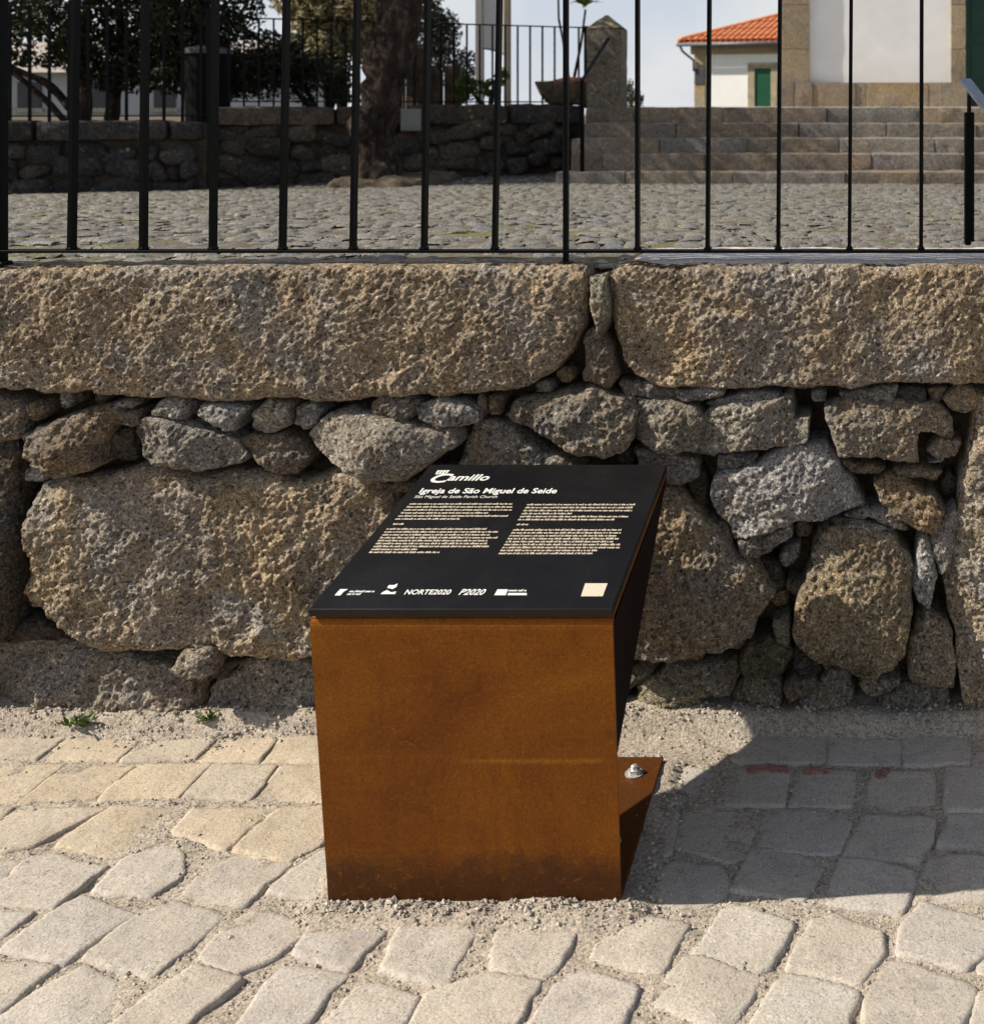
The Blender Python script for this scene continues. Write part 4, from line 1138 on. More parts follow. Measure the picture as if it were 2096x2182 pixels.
Yb = 11.95
xb_ = wx(1225, Yb); rr = 84 * Yb / F
z0 = wz(224, Yb); z1 = wz(175, Yb)
pl = tag(empty('planter', (xb_, Yb, z0)), 'wide brown stone bowl planter on the wall end beside the pillar', 'planter')
prof = [(0.0, 0.0), (0.60 * rr, 0.0), (0.72 * rr, 0.12 * (z1 - z0)), (0.88 * rr, 0.5 * (z1 - z0)), (0.97 * rr, 0.86 * (z1 - z0)), (1.0 * rr, z1 - z0), (0.94 * rr, (z1 - z0) * 1.02), (0.88 * rr, (z1 - z0) * 0.93)]
vs = []; fs = []; n = 28
for r0, zz in prof:
    for k in range(n):
        an = 2 * math.pi * k / n; w_ = 1 + 0.02 * math.sin(an * 9)
        vs.append((r0 * w_ * math.cos(an), r0 * w_ * math.sin(an), zz))
for i in range(len(prof) - 1):
    for k in range(n):
        fs.append([i * n + k, i * n + (k + 1) % n, (i + 1) * n + (k + 1) % n, (i + 1) * n + k])
obj('bowl', mesh('bowl', vs, fs), M['far_stone'], pl, (0, 0, 0), 0, (0.17, 0.12, 0.075))
vs = [(0.88 * rr * math.cos(2 * math.pi * k / n), 0.88 * rr * math.sin(2 * math.pi * k / n), (z1 - z0) * 0.93) for k in range(n)] + [(0.25 * rr * math.cos(2 * math.pi * k / n), 0.25 * rr * math.sin(2 * math.pi * k / n), (z1 - z0) * 1.18 + 0.01 * math.sin(k * 2.3)) for k in range(n)] + [(0, 0, (z1 - z0) * 1.2)]
fs = [[k, (k + 1) % n, n + (k + 1) % n, n + k] for k in range(n)] + [[n + k, n + (k + 1) % n, 2 * n] for k in range(n)]
obj('soil', mesh('soil', vs, fs), M['terracotta'], pl)
pt = tag(empty('pot_plant', (xb_, Yb, z1)), 'bare stemmed plant with a green leaf tuft growing in the bowl planter', 'plant')
def pp(px, py): return (wx(px, Yb) - xb_, 0.0, wz(py, Yb) - z1)
for path in ([(1213, 180), (1200, 90), (1190, 40), (1188, -60)], [(1222, 170), (1238, 90), (1247, 20)]):
    MB().tube([pp(*p) for p in path], [.016, .013, .011, .010][:len(path)], 7).build('stem', M['stem'], pt, smooth=True)
def tuft(name, base, n, ln, wd, m, parent, seed, up=0.4):
    r = random.Random(seed); b = MB()
    for k in range(n):
        an = r.uniform(0, 2 * math.pi); el = r.uniform(-0.1, 1.2)
        d = Vector((math.cos(an) * math.cos(el), math.sin(an) * math.cos(el), math.sin(el) * up + 0.15)).normalized()
        s = d.cross(Vector((0, 0, 1))).normalized() * wd / 2
        p0 = Vector(base); p1 = p0 + d * ln * 0.5 + Vector((0, 0, 0.02)); p2 = p0 + d * ln - Vector((0, 0, ln * 0.15))
        b.add([p0 - s * .5, p0 + s * .5, p1 + s, p1 - s, p2], [[0, 1, 2, 3], [3, 2, 4]])
    return b.build(name, m, parent)
tuft('leaf_tuft', pp(1247, 12), 34, 0.24, 0.045, M['leaf_fresh'], pt, 3, 1.0)
tuft('leaf_tuft', pp(1188, -66), 34, 0.24, 0.045, M['leaf_fresh'], pt, 4, 1.0)

def railing(a, b, zb, zt, spacing, label, rad=0.0085):
    a = Vector((a[0], a[1], zb)); b = Vector((b[0], b[1], zb)); L = (b - a).length; rz = math.atan2(b.y - a.y, b.x - a.x)
    r = tag(empty('railing', a, rz), label, 'railing')
    hh = zt - zb
    MB().bbox(0, L, -.016, .016, hh - .012, hh, .002).build('rail', M['iron_far'], r)
    MB().bbox(0, L, -.014, .014, 0.035, 0.047, .002).build('rail', M['iron_far'], r)
    me = None; x = spacing * 0.4
    while x < L:
        if me is None:
            q = MB(); q.box(-rad, rad, -rad, rad, -0.01, hh - .012); o = q.build('bar', M['iron_far'], r, (x, 0, 0)); me = o.data
        else: obj('bar', me, None, r, (x, 0, 0))
        x += spacing
    for x in (0.0, L): MB().bbox(x - .02, x + .02, -.02, .02, -0.02, hh + .01, .003).build('post', M['iron_far'], r)
    return r
off = Vector((-math.sin(RZA), math.cos(RZA), 0)) * 0.18
ra, rb = A0 + off, A1 + off
rb = rb + (ra - rb).normalized() * -0.08
railing((ra.x, ra.y), (rb.x, rb.y), H, wz(57, 11.9), 0.118, 'dark railing of thin bars along the wall left of the pillar')
off = Vector((-math.sin(RZB), math.cos(RZB), 0)) * 0.18
zB = wz(258, 9.9)
railing((B0 + off).to_2d(), (B1 + off).to_2d(), zB, zB + 0.95, 0.14, 'dark railing on the low wall under the evergreen tree', 0.011)

# banner frame behind the railing
Yn = 13.2
bf = tag(empty('banner_frame', (wx(1050, Yn), Yn, zg)), 'white panel hung between a grey and a brown post behind the railing', 'sign frame')
zt_ = wz(-220, Yn) - zg
x1_, x2_ = wx(1022, Yn) - wx(1050, Yn), wx(1081, Yn) - wx(1050, Yn)
MB().bbox(x1_ - .04, x1_ + .04, -.04, .04, -0.2, zt_, .006).build('post', M['post_grey'], bf)
MB().bbox(x2_ - .032, x2_ + .032, -.032, .032, -0.2, zt_, .006).build('post', M['post_brown'], bf)
b = MB(); xs_ = np.linspace(x1_ + .042, x2_ - .034, 9)
for a_, c_ in zip(xs_[:-1], xs_[1:]):
    q = lambda x: wz(103 + 16 * ((x - x1_) / (x2_ - x1_)) ** 2, Yn) - zg
    b.hexa([(a_, -.006, q(a_)), (c_, -.006, q(c_)), (c_, .006, q(c_)), (a_, .006, q(a_)), (a_, -.006, zt_ - .1), (c_, -.006, zt_ - .1), (c_, .006, zt_ - .1), (a_, .006, zt_ - .1)])
b.build('panel', M['panel_white'], bf)
b = MB(); b.tube([(x, -.008, wz(103 + 16 * ((x - x1_) / (x2_ - x1_)) ** 2, Yn) - zg) for x in xs_], .011, 6); b.build('crossbar', M['post_grey'], bf)

Yw_ = 12.9
tb = tag(empty('timber_screen', (wx(920, Yw_), Yw_, zg)), 'weathered brown timber boards behind the railing, right of the gnarled trunk', 'fence')
rb2 = random.Random(77); px0 = 842
while px0 < 985:
    wd = rb2.uniform(14, 26); b = MB(); tp_ = wz(rb2.uniform(98, 106) if px0 < 900 else rb2.uniform(128, 150), Yw_) - zg
    b.bbox(wx(px0, Yw_) - wx(920, Yw_), wx(px0 + wd - 3, Yw_) - wx(920, Yw_), rb2.uniform(-.03, 0), .03, -.1, tp_, .006)
    b.build('board', M['timber'], tb, tint=None); px0 += wd
# small pale box on the back wall beside the tree
t = (wx(885, 11.2) - A0.x) / (A1.x - A0.x); pw = A0 + (A1 - A0) * t
bx = tag(empty('utility_box', (pw.x, pw.y, wz(279, pw.y)), RZA), 'small pale utility box fixed to the dark wall beside the tree', 'utility box')
b = MB(); hb = (279 - 232) * pw.y / F; b.bbox(-.085, .085, -.14, -.03, 0, hb, .008); b.build('case', M['box_white'], bx)
b = MB(); b.bbox(-.078, .078, -.146, -.141, hb * .22, hb - .01, .002); b.build('door', M['box_white'], bx)
b = MB(); b.bbox(-.088, .088, -.15, -.03, hb * .08, hb * .12, .002); b.build('ledge', M['box_white'], bx)

# litter bin on a pole
Yl = yY(397, 398)
xl_ = wx(443, Yl)
zl = float(yard_h(xl_, Yl))
bn = tag(empty('litter_bin', (xl_, Yl, zl)), 'dark round litter bin with a grey lid on a pole, left of the tree', 'litter bin')
rb_ = 46 * Yl / F; zb0 = wz(300, Yl) - zl; zb1 = wz(112, Yl) - zl
MB().tube([(0, 0, zb0), (0, 0, zb0 + .02), (0, 0, zb1 * .55 + zb0 * .45), (0, 0, zb1 - .01)], [rb_ * .86, rb_ * .9, rb_ * .95, rb_ * .97], 24).build('bin_body', M['bin'], bn, smooth=False)
MB().tube([(0, 0, zb1 - .012), (0, 0, zb1 + .03), (0, 0, zb1 + .055)], [rb_ * 1.06, rb_ * 1.06, rb_ * .55], 24).build('lid', M['bin_lid'], bn)
MB().tube([(-rb_ * .93, 0.0, -0.05), (-rb_ * .93, 0, zb1 * .9)], 0.022, 10).build('pole', M['post_grey'], bn)

# ------------------------------------------------------------------ church
Yk = 20.0
ch = tag(empty('church', (wx(1700, Yk), Yk, ZT)), 'white church wall with granite corner, plinth and dark green door', 'church')
cx0 = ch.location.x
def X(px): return wx(px, Yk) - cx0
xL = X(1661); zP = wz(176, Yk) - ZT
hC = 6.0
MB().box(xL + .12, X(2028), 0.06, 9.0, -0.3, hC).build('wall', M['render_white'], ch)
MB().box(X(2028), X(2600), 0.45, 9.0, -0.3, hC).build('wall', M['render_white'], ch)
MB().box(xL + .06, X(2600), -.1, 9.1, hC, hC + .35).build('cornice', M['block_stone'], ch, tint=(0.34, 0.28, 0.2))
rk = random.Random(8)
z = zP; k = 0
QT = [(0.31, 0.245, 0.16), (0.28, 0.225, 0.15), (0.34, 0.27, 0.18), (0.27, 0.22, 0.16)]
while z < hC:
    hq = rk.uniform(0.5, 0.75); hq = min(hq, hC - z)
    wq_ = X(1723) - xL
    obj('quoin_stone', rough_box(wq_, 0.5, hq - .004, 0.09, .006, .006, 6), M['block_stone'], ch, (xL + wq_ / 2, 0.21, z), 0, QT[k % 4])
    obj('jamb_stone', rough_box(X(2056) - X(2025), 0.5, hq - .004, 0.09, .006, .005, 6), M['block_stone'], ch, ((X(2025) + X(2056)) / 2, 0.21, z), 0, QT[(k + 1) % 4])
    z += hq; k += 1
px_ = [1655, 1692, 1733, 1838, 1842, 1978, 2016, 2058]
pe = [1655, 1692, 1731, 1822, 1843, 1976, 2006, 2058]
for i, (p0, p1) in enumerate(zip(pe[:-1], pe[1:])):
    w_ = X(p1) - X(p0)
    obj('plinth_block', rough_box(w_ - .005, 0.6, zP + 0.06, 0.08, .006, .006, 6), M['block_stone'], ch, (X(p0) + w_ / 2, 0.18 + rk.uniform(-.02, .01) - (0.03 if i in (0, 1, 6) else 0), -0.06), 0, ((0.25, 0.19, 0.14), (0.26, 0.2, 0.15), (0.27, 0.21, 0.15), (0.31, 0.25, 0.17), (0.33, 0.255, 0.155), (0.33, 0.27, 0.18), (0.31, 0.25, 0.165))[i])
b = MB(); xd = X(2057)
MB().bbox(xd, xd + 1.5, .20, .26, -0.02, 3.2, .01).build('door', M['door_dark'], ch)
for i in range(2):
    for j in range(3):
        MB().bbox(xd + .1 + i * .72, xd + .66 + i * .72, .185, .199, .25 + j * .98, 1.05 + j * .98, .006).build('door_panel', M['door_dark'], ch)

# ------------------------------------------------------------------ small white house with the tiled roof
Ya = 42.0
sa = Ya / F
an = tag(empty('tiled_house', (wx(1480, Ya), Ya, -1.2), math.radians(-16)), 'small white house with orange tiled hip roof and green door, beyond the church', 'house')
ax = an.location.x; az0 = -1.2
def AX(px): return wx(px, Ya) - ax
def AZ(py): return wz(py, Ya) - az0
MB().box(AX(1481), AX(1481) + 7.2, 0, 6, 0, AZ(96)).build('wall', M['render_house'], an)
MB().bbox(AX(1480), AX(1505), -.07, .3, 0, AZ(114), .01).build('corner_stone', M['block_stone'], an, tint=(0.38, 0.29, 0.17))
MB().bbox(AX(1481.5), AX(1504), -.10, -.071, AZ(180), AZ(147), .004).build('plaque', M['slate'], an)
MB().bbox(AX(1472), AX(1481) + 7.3, -.10, .3, AZ(116), AZ(95), .01).build('cornice', M['block_stone'], an, tint=(0.36, 0.28, 0.18))
xd0, xd1 = AX(1617), AX(1653)
MB().bbox(AX(1601), xd0, -.06, .2, 0, AZ(135), .01).build('door_jamb', M['block_stone'], an, tint=(0.42, 0.34, 0.22))
MB().bbox(xd1, xd1 + (xd0 - AX(1601)), -.06, .2, 0, AZ(135), .01).build('door_jamb', M['block_stone'], an, tint=(0.42, 0.34, 0.22))
MB().bbox(xd0 + .002, xd1 - .002, -.06, .2, AZ(147), AZ(135), .01).build('door_lintel', M['block_stone'], an, tint=(0.42, 0.34, 0.22))
MB().bbox(xd0 + .002, xd1 - .002, -.015, .03, 0, AZ(147) - .003, .005).build('door', M['door_green'], an)
# roof: front slope of tile courses rising to the hip
ex0 = AX(1455); ez = AZ(91); ov_ = 0.42; tanp = 0.37
roof = MB()
W_, D_ = 8.2, 7.0; half = D_ / 2
Rv = [(ex0, -ov_, ez), (ex0 + W_, -ov_, ez), (ex0 + W_, -ov_ + D_, ez), (ex0, -ov_ + D_, ez), (ex0 + half, -ov_ + half, ez + half * tanp), (ex0 + W_ - half, -ov_ + half, ez + half * tanp)]
roof.add(Rv + [(x, y_, z_ - .08) for x, y_, z_ in Rv[:4]], [[0, 1, 5, 4], [1, 2, 5], [2, 3, 4, 5], [3, 0, 4], [0, 6, 7, 1], [1, 7, 8, 2], [2, 8, 9, 3], [3, 9, 6, 0], [6, 9, 8, 7]])
rf = roof.build('roof', M['tile'], an)
def tile_mesh(ln, r, r2):
    vs = []; fs = []; n = 7
    for k, (yy_, rr_) in enumerate(((0, r), (ln, r2))):
        for i in range(n):
            a_ = math.pi * i / (n - 1)
            vs.append((math.cos(a_) * rr_, yy_ * math.cos(math.atan(tanp)), math.sin(a_) * rr_ + yy_ * math.sin(math.atan(tanp))))
    for i in range(n - 1): fs.append([i, i + 1, n + i + 1, n + i][::-1])
    me = mesh('roof_tile', vs, fs); me.materials.append(M['tile']); return me
tl = 0.42; pit = 0.225
tm = tile_mesh(tl * 1.12, 0.105, 0.085)
x = ex0 + 0.10; cnt = 0
slope_l = half / math.cos(math.atan(tanp))
while x < ex0 + 4.6:
    run = min(half, x - ex0)
    k = 0
    while k * tl * math.cos(math.atan(tanp)) < run - 0.05:
        dy = k * tl * math.cos(math.atan(tanp))
        obj('roof_tile', tm, None, rf, (x, -ov_ - .03 + dy, ez + (dy - .03) * tanp + 0.012 + .012 * (k % 2)))
        k += 1
    x += pit
hb_ = MB()
hb_.tube([(ex0 - .02, -ov_ - .02, ez + .03)] + [(ex0 + t_ * half, -ov_ + t_ * half, ez + t_ * half * tanp + .07 + .01 * (i % 2)) for i, t_ in enumerate(np.linspace(.02, 1, 14))], .10, 8)
hb_.build('hip_tiles', M['tile'], rf, smooth=True)
g_ = MB(); g_.tube([(ex0 - .05, -ov_ - .07, ez - .09), (ex0 + 5, -ov_ - .07, ez - .09)], .065, 8); g_.build('gutter', M['zinc'], an, smooth=True)
g_ = MB(); g_.tube([(ex0 + .06, -ov_ - .05, ez - .14), (ex0 + .10, -.34, ez - .32), (ex0 + .42, -.14, ez - .62), (ex0 + .43, -.14, ez - 1.0)], .045, 8); g_.build('downpipe', M['zinc'], an, smooth=True)

# pale house far left, half hidden by the evergreen
Yg = 26.0
gh = tag(empty('grey_house', (wx(150, Yg), Yg, 0)), 'pale grey house at far left seen through the evergreen tree and railing', 'house')
gx = gh.location.x
MB().box(wx(-500, Yg) - gx, wx(400, Yg) - gx, 0, 7, -0.8, wz(150, Yg)).build('wall', M['render_grey'], gh)
b = MB(); e0, e1 = wx(-520, Yg) - gx, wx(420, Yg) - gx; zt2 = wz(150, Yg)
b.add([(e0, -.35, zt2 - .05), (e1, -.35, zt2 - .05), (e1, 7.35, zt2 - .05), (e0, 7.35, zt2 - .05), (e0, 3.5, zt2 + .8), (e1, 3.5, zt2 + .8)], [[0, 1, 5, 4], [2, 3, 4, 5], [1, 2, 5], [3, 0, 4], [3, 2, 1, 0]])
b.build('roof', M['old_tile'], gh)
for p0, p1 in ((40, 90), (190, 235), (330, 375)):
    w_ = MB(); w_.bbox(wx(p0, Yg) - gx, wx(p1, Yg) - gx, -.05, .05, wz(230, Yg), wz(175, Yg), .01); w_ = w_.build('window', M['slate'], gh)
    f_ = MB(); f_.bbox(wx(p0, Yg) - gx - .08, wx(p1, Yg) - gx + .08, -.12, -.04, wz(230, Yg) - .1, wz(230, Yg) - .001, .01); f_.build('sill', M['block_stone'], w_, tint=(0.4, 0.36, 0.3))

# ------------------------------------------------------------------ trees and shrubs
def leaves(clumps, size, seed, elong=2.2, gap=-0.22):
    r = np.random.default_rng(seed)
    V = []
    for (cx_, cy_, cz_), (rx_, ry_, rz_), n in clumps:
        d = r.normal(size=(n, 3)); d /= np.linalg.norm(d, axis=1, keepdims=True)
        rad = r.random(n) ** 0.42
        c = d * rad[:, None] * np.array([rx_, ry_, rz_]) + np.array([cx_, cy_, cz_])
        # gaps: drop leaves by a low noise
        keep = fbm(c, 2.6 / max(0.5, (rx_ + rz_) / 2), 3, seed) > gap
        c = c[keep]; n = len(c)
        a = r.normal(size=(n, 3)); a /= np.linalg.norm(a, axis=1, keepdims=True)
        b = r.normal(size=(n, 3)); b -= (b * a).sum(1, keepdims=True) * a; b /= np.linalg.norm(b, axis=1, keepdims=True)
        s = size * r.uniform(0.6, 1.35, n)[:, None]
        nn = np.cross(a, b)
        V.append(np.stack([c - a * s, c + b * s / elong + nn * s * .12, c + a * s, c - b * s / elong + nn * s * .12], 1).reshape(-1, 3))
    v = np.vstack(V); f = np.arange(len(v)).reshape(-1, 4)
    return mesh('crown', v, f, False)
def trunk_mesh(paths, seed, n=18, amp=0.16):
    vs = np.zeros((0, 3)); fs = []
    for pts, rad in paths:
        P_ = np.array(pts, float); t = np.linspace(0, 1, len(P_)); m = max(8, (14 if n > 15 else 6) * (len(P_) - 1)); tt = np.linspace(0, 1, m)
        C_ = np.column_stack([np.interp(tt, t, P_[:, k]) for k in range(3)])
        k_ = np.ones(5) / 5
        for k in range(3):
            C_[2:-2, k] = np.convolve(C_[:, k], k_, 'valid')
        R_ = np.interp(tt, t, rad)
        b = MB(); b.tube(C_.tolist(), R_.tolist(), n)
        v = np.array(b.v); cen = np.repeat(C_, n, 0); rr_ = np.repeat(R_, n)
        dirv = (v - cen) / np.maximum(rr_[:, None], 1e-6)
        q = v * np.array([1, 1, 0.45])
        v = v + dirv * (rr_ * amp * 2.6 * fbm(q, 6.5, 3, seed) + rr_ * amp * 2.4 * np.abs(fbm(q, 15, 3, seed + 3)))[:, None]
        n0 = len(vs); vs = np.vstack([vs, v]); fs += [[i + n0 for i in f_] for f_ in b.f]
    return mesh('trunk', vs, fs)
# gnarled tree in the middle
Yt = yY(840, 396) + 0.05
def tp(px, py, dy=0): return (wx(px, Yt) - wx(820, Yt), dy, wz(py, Yt) - zt0)
zt0 = float(yard_h(wx(820, Yt), Yt))
tr = tag(empty('gnarled_tree', (wx(820, Yt), Yt, zt0)), 'thick gnarled tree trunk rising in front of the dark retaining wall', 'tree')
s_ = Yt / F
tme = trunk_mesh([([tp(812, 405), tp(804, 330), tp(800, 265), tp(814, 200), tp(834, 120), tp(848, 50), tp(856, -40), tp(866, -150)], [46 * s_, 36 * s_, 37 * s_, 34 * s_, 34 * s_, 34 * s_, 30 * s_, 24 * s_]),
                  ([tp(812, 190), tp(800, 130), tp(812, 60), tp(822, -10), tp(800, -110)], [22 * s_, 19 * s_, 17 * s_, 16 * s_, 12 * s_]),
                  ([tp(850, 40), tp(880, -40), tp(930, -130)], [30 * s_, 24 * s_, 15 * s_]),
                  ([tp(796, 262, -.1), tp(790, 278, -.2), tp(786, 286, -.25)], [27 * s_, 24 * s_, 12 * s_])], 5, 40, 0.22)
obj('trunk', tme, M['bark'], tr)
cl = [((-1.5, .3, 2.35), (1.3, 1.2, .75), 3600), ((-0.5, .5, 2.55), (1.0, 1.1, .7), 3000), ((-1.0, .2, 3.1), (1.3, 1.3, .7), 3000), ((-2.4, .4, 2.8), (1.0, 1.0, .7), 2000)]
obj('crown', leaves(cl, 0.05, 9, 3.2), M['leaf_olive'], tr)
mound = [(wx(740, Yt), Yt - .45), (wx(900, Yt), Yt - .5), (wx(945, Yt), Yt - .1), (wx(930, Yt), Yt + .7), (wx(740, Yt), Yt + .7), (wx(715, Yt), Yt)]
P = np.array(mound); c = P.mean(0)
tag(obj('tree_bed', floor_mesh('tree_bed', stone(P - c, 0.03, edge=0.09, dome=0.03, low=0.03, mid=0.015, fine=0, back=0.1)), M['soil'], None, (c[0], c[1], zt0 + .06)), kind='structure')

# evergreen at the left, behind the low wall
Ye = 11.4
def ep(px, py, dy=0): return (wx(px, Ye) - wx(190, Ye), dy, wz(py, Ye) - zg)
ev = tag(empty('evergreen_tree', (wx(190, Ye), Ye, zg)), 'dense dark evergreen tree with forked trunks at the far left, behind the low wall', 'tree')
s_ = Ye / F
obj('trunk', trunk_mesh([([ep(180, 262), ep(186, 190), ep(170, 120), ep(190, 0)], [12 * s_, 10 * s_, 9 * s_, 7 * s_]), ([ep(238, 262), ep(246, 190), ep(262, 120), ep(250, -20)], [13 * s_, 11 * s_, 9 * s_, 7 * s_]),
     ([ep(140, 258), ep(90, 205), ep(30, 155), ep(-40, 90)], [7 * s_, 6 * s_, 6 * s_, 5 * s_]), ([ep(150, 230), ep(110, 180), ep(40, 150), ep(-30, 120)], [9 * s_, 8 * s_, 6 * s_, 4 * s_])], 15, 10, 0.12), M['bark'], ev)
sx_ = lambda px: wx(px, Ye) - wx(190, Ye)
sz_ = lambda py: wz(py, Ye) - zg
cl = []
for px, py, rx_, rz_, n in [(60, 40, 110, 75, 1400), (200, 60, 120, 90, 3200), (330, 60, 120, 95, 3600), (120, 110, 80, 40, 700), (260, 140, 100, 60, 1800), (380, 130, 100, 70, 2200), (470, 50, 110, 110, 3400), (530, 130, 70, 70, 1500), (470, 170, 90, 45, 1300),
                            (100, -80, 160, 90, 2600), (300, -90, 200, 110, 5200), (480, -110, 140, 100, 3400), (-80, 60, 130, 120, 2200), (210, 168, 60, 28, 420)]:
    cl.append(((sx_(px), random.uniform(-.3, .5), sz_(py)), (rx_ * s_, 0.7, rz_ * s_), n))
cl += [((-1.6, -1.2, 2.2), (1.8, 1.5, .9), 5000), ((.4, -1.2, 2.6), (1.8, 1.5, .9), 5000), ((-2.6, -.8, 1.4), (1.5, 1.6, .9), 4000), ((1.6, -.8, 3.2), (1.5, 1.4, .9), 3500)]  # extra crown lobes out of view, added to shade the back walls
obj('crown', leaves([(a_, b_, int(n_ * 1.7)) for a_, b_, n_ in cl], 0.029, 19, 2.0, -0.10), M['leaf_dark'], ev)

def shrub(name, px, py, Y, z, lobes, size, m, label, cat, seed, elong=2.4, stems=3):
    o = tag(empty(name, (wx(px, Y), Y, z)), label, cat)
    s = Y / F
    cl_ = [((wx(a, Y) - wx(px, Y), random.Random(seed + i).uniform(-.2, .2), wz(b, Y) - z), (ra_ * s, min(ra_, rb2) * s, rb2 * s), n_) for i, (a, b, ra_, rb2, n_) in enumerate(lobes)]
    r = random.Random(seed)
    paths = []
    for k in range(stems):
        a, b, ra_, rb2, n_ = lobes[k % len(lobes)]
        paths.append(([(r.uniform(-.05, .05), 0, -0.05), ((wx(a, Y) - wx(px, Y)) * .5, r.uniform(-.05, .05), (wz(b, Y) - z) * .55), (wx(a, Y) - wx(px, Y), 0, wz(b, Y) - z)], [.035, .025, .012]))
    obj('stem', trunk_mesh(paths, seed, 7, .1), M['bark'], o)
    obj('foliage', leaves(cl_, size, seed, elong), m, o)
    return o
shrub('pale_shrub', 700, 210, 12.5, zg, [(690, 40, 70, 80, 2600), (745, 60, 70, 90, 2600), (700, 120, 60, 60, 1500), (660, -20, 90, 70, 2400), (790, 0, 80, 70, 1800)], 0.045, M['leaf_pale'], 'pale dry bushy tree left of the gnarled trunk, in sun', 'tree', 41, 2.6)
shrub('hedge_shrub', 690, 215, 12.0, zg, [(640, 160, 50, 60, 1500), (725, 165, 40, 55, 1100), (575, 140, 50, 80, 1700), (520, 165, 50, 60, 1200), (610, 105, 40, 40, 700)], 0.027, M['leaf_grey_dark'], 'dark clipped shrub behind the railing, left of the gnarled trunk', 'shrub', 42)
shrub('conifer_shrub', 925, 215, 13.6, zg, [(905, 20, 45, 60, 1500), (945, 70, 40, 55, 1200), (930, 130, 55, 60, 1300), (975, 150, 35, 55, 700), (890, 120, 60, 70, 1500), (910, -60, 60, 70, 1700)], 0.03, M['leaf_grey'], 'grey green feathery tree right of the gnarled trunk, behind railing', 'tree', 43)
shrub('low_shrub', 1045, 225, 12.7, zg + .1, [(1045, 195, 22, 26, 160), (1000, 190, 26, 32, 200), (1060, 165, 14, 22, 50)], 0.045, M['leaf_fresh'], 'small fresh green plant at the foot of the white panel', 'plant', 44)
shrub('bright_shrub', 735, 215, 12.4, zg + .1, [(735, 180, 18, 40, 200), (715, 205, 22, 16, 120)], 0.045, M['leaf_fresh'], 'bright green plant just left of the gnarled trunk', 'plant', 45)
shrub('far_shrub', 1350, 230, 16.0, ZT - .3, [(1342, 205, 16, 40, 420), (1360, 215, 14, 22, 260)], 0.028, M['leaf_grey'], 'small dark shrub just right of the stone pillar', 'shrub', 46)

# ------------------------------------------------------------------ the information stand
st_x0, st_x1 = -1.005, -0.4545
Ybot = gY(1920); Ytop = 2.188
ztop = wz(1316, Ytop)
Yback = 2.80; zbk = wz(991, Yback) - 0.016
stand = tag(empty('information_stand', ((st_x0 + st_x1) / 2, Ybot, 0)), 'rusty folded steel information stand with a black printed board on top', 'information stand')
ox, oy = stand.location.x, stand.location.y
hw = (st_x1 - st_x0) / 2
TH = 0.008
def strip(path, th, x0, x1):
    """bent plate: path of (y, z) centre points, thickness th"""
    b = MB(); n = len(path); P_ = [Vector((0, y_, z_)) for y_, z_ in path]
    L_, R_ = [], []
    for i in range(n):
        t_ = (P_[min(i + 1, n - 1)] - P_[max(i - 1, 0)]).normalized(); nn = Vector((0, -t_.z, t_.y)) * th / 2
        L_.append(P_[i] + nn); R_.append(P_[i] - nn)
    vs = []
    for p, q in zip(L_, R_):
        vs += [(x0, p.y, p.z), (x1, p.y, p.z), (x1, q.y, q.z), (x0, q.y, q.z)]
    fs = []
    for i in range(n - 1):
        a_ = i * 4
        for k in range(4):
            fs.append([a_ + k, a_ + (k + 1) % 4, a_ + 4 + (k + 1) % 4, a_ + 4 + k])
    fs.append([0, 3, 2, 1]); fs.append([(n - 1) * 4 + k for k in range(4)])
    b.add(vs, [f_[::-1] for f_ in fs]); return b
yt, zt_f = Ytop - oy, ztop
r = 0.022
fd = Vector((0, -yt, -zt_f)).normalized()           # down the front plate
td = Vector((0, Yback - Ytop, zbk - ztop)).normalized()
corner = Vector((0, yt, zt_f))
arc = []
pa, pb = corner + fd * r, corner + td * r
for k in range(7):
    t_ = k / 6
    arc.append(pa * (1 - t_) ** 2 + corner * 2 * t_ * (1 - t_) + pb * t_ ** 2)
path = [(0.0 - TH * 0, -0.012)] + [(p.y, p.z) for p in [Vector((0, 0, 0)) + (pa - Vector((0, 0, 0))) * q for q in np.linspace(.08, .95, 9)]]
front = strip(path + [(p.y, p.z) for p in arc[:4]], TH, -hw, hw).build('front_plate', M['corten'], stand)
top_path = [(p.y, p.z) for p in arc[3:]] + [((corner + td * q).y, (corner + td * q).z) for q in np.linspace(.06, (Vector((0, Yback - Ytop, zbk - ztop)).length), 5)]
strip(top_path, TH, -hw + .0005, hw - .0005).build('top_plate', M['corten'], stand)
# return plate from the back edge down to the middle of the front plate
mz = 0.300; my = yt * mz / zt_f
bk = (Yback - oy, zbk)
strip([(my + .008, mz), (bk[0] - .004, bk[1] - .008)], TH, -hw + .001, hw - .001).build('back_plate', M['shade_steel'], stand)
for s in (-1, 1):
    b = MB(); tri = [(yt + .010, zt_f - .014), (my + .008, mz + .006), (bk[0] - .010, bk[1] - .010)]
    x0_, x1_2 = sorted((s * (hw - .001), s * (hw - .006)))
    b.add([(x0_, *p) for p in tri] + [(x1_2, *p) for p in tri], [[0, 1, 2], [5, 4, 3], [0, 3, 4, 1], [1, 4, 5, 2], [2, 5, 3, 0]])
    b.build('side_plate', M['shade_steel'], stand)
ybase = gY(1615, 0.01) - oy
base = MB().bbox(-hw, hw, 0.006, ybase, 0.002, 0.013, .0015).build('base_plate', M['corten'], stand)
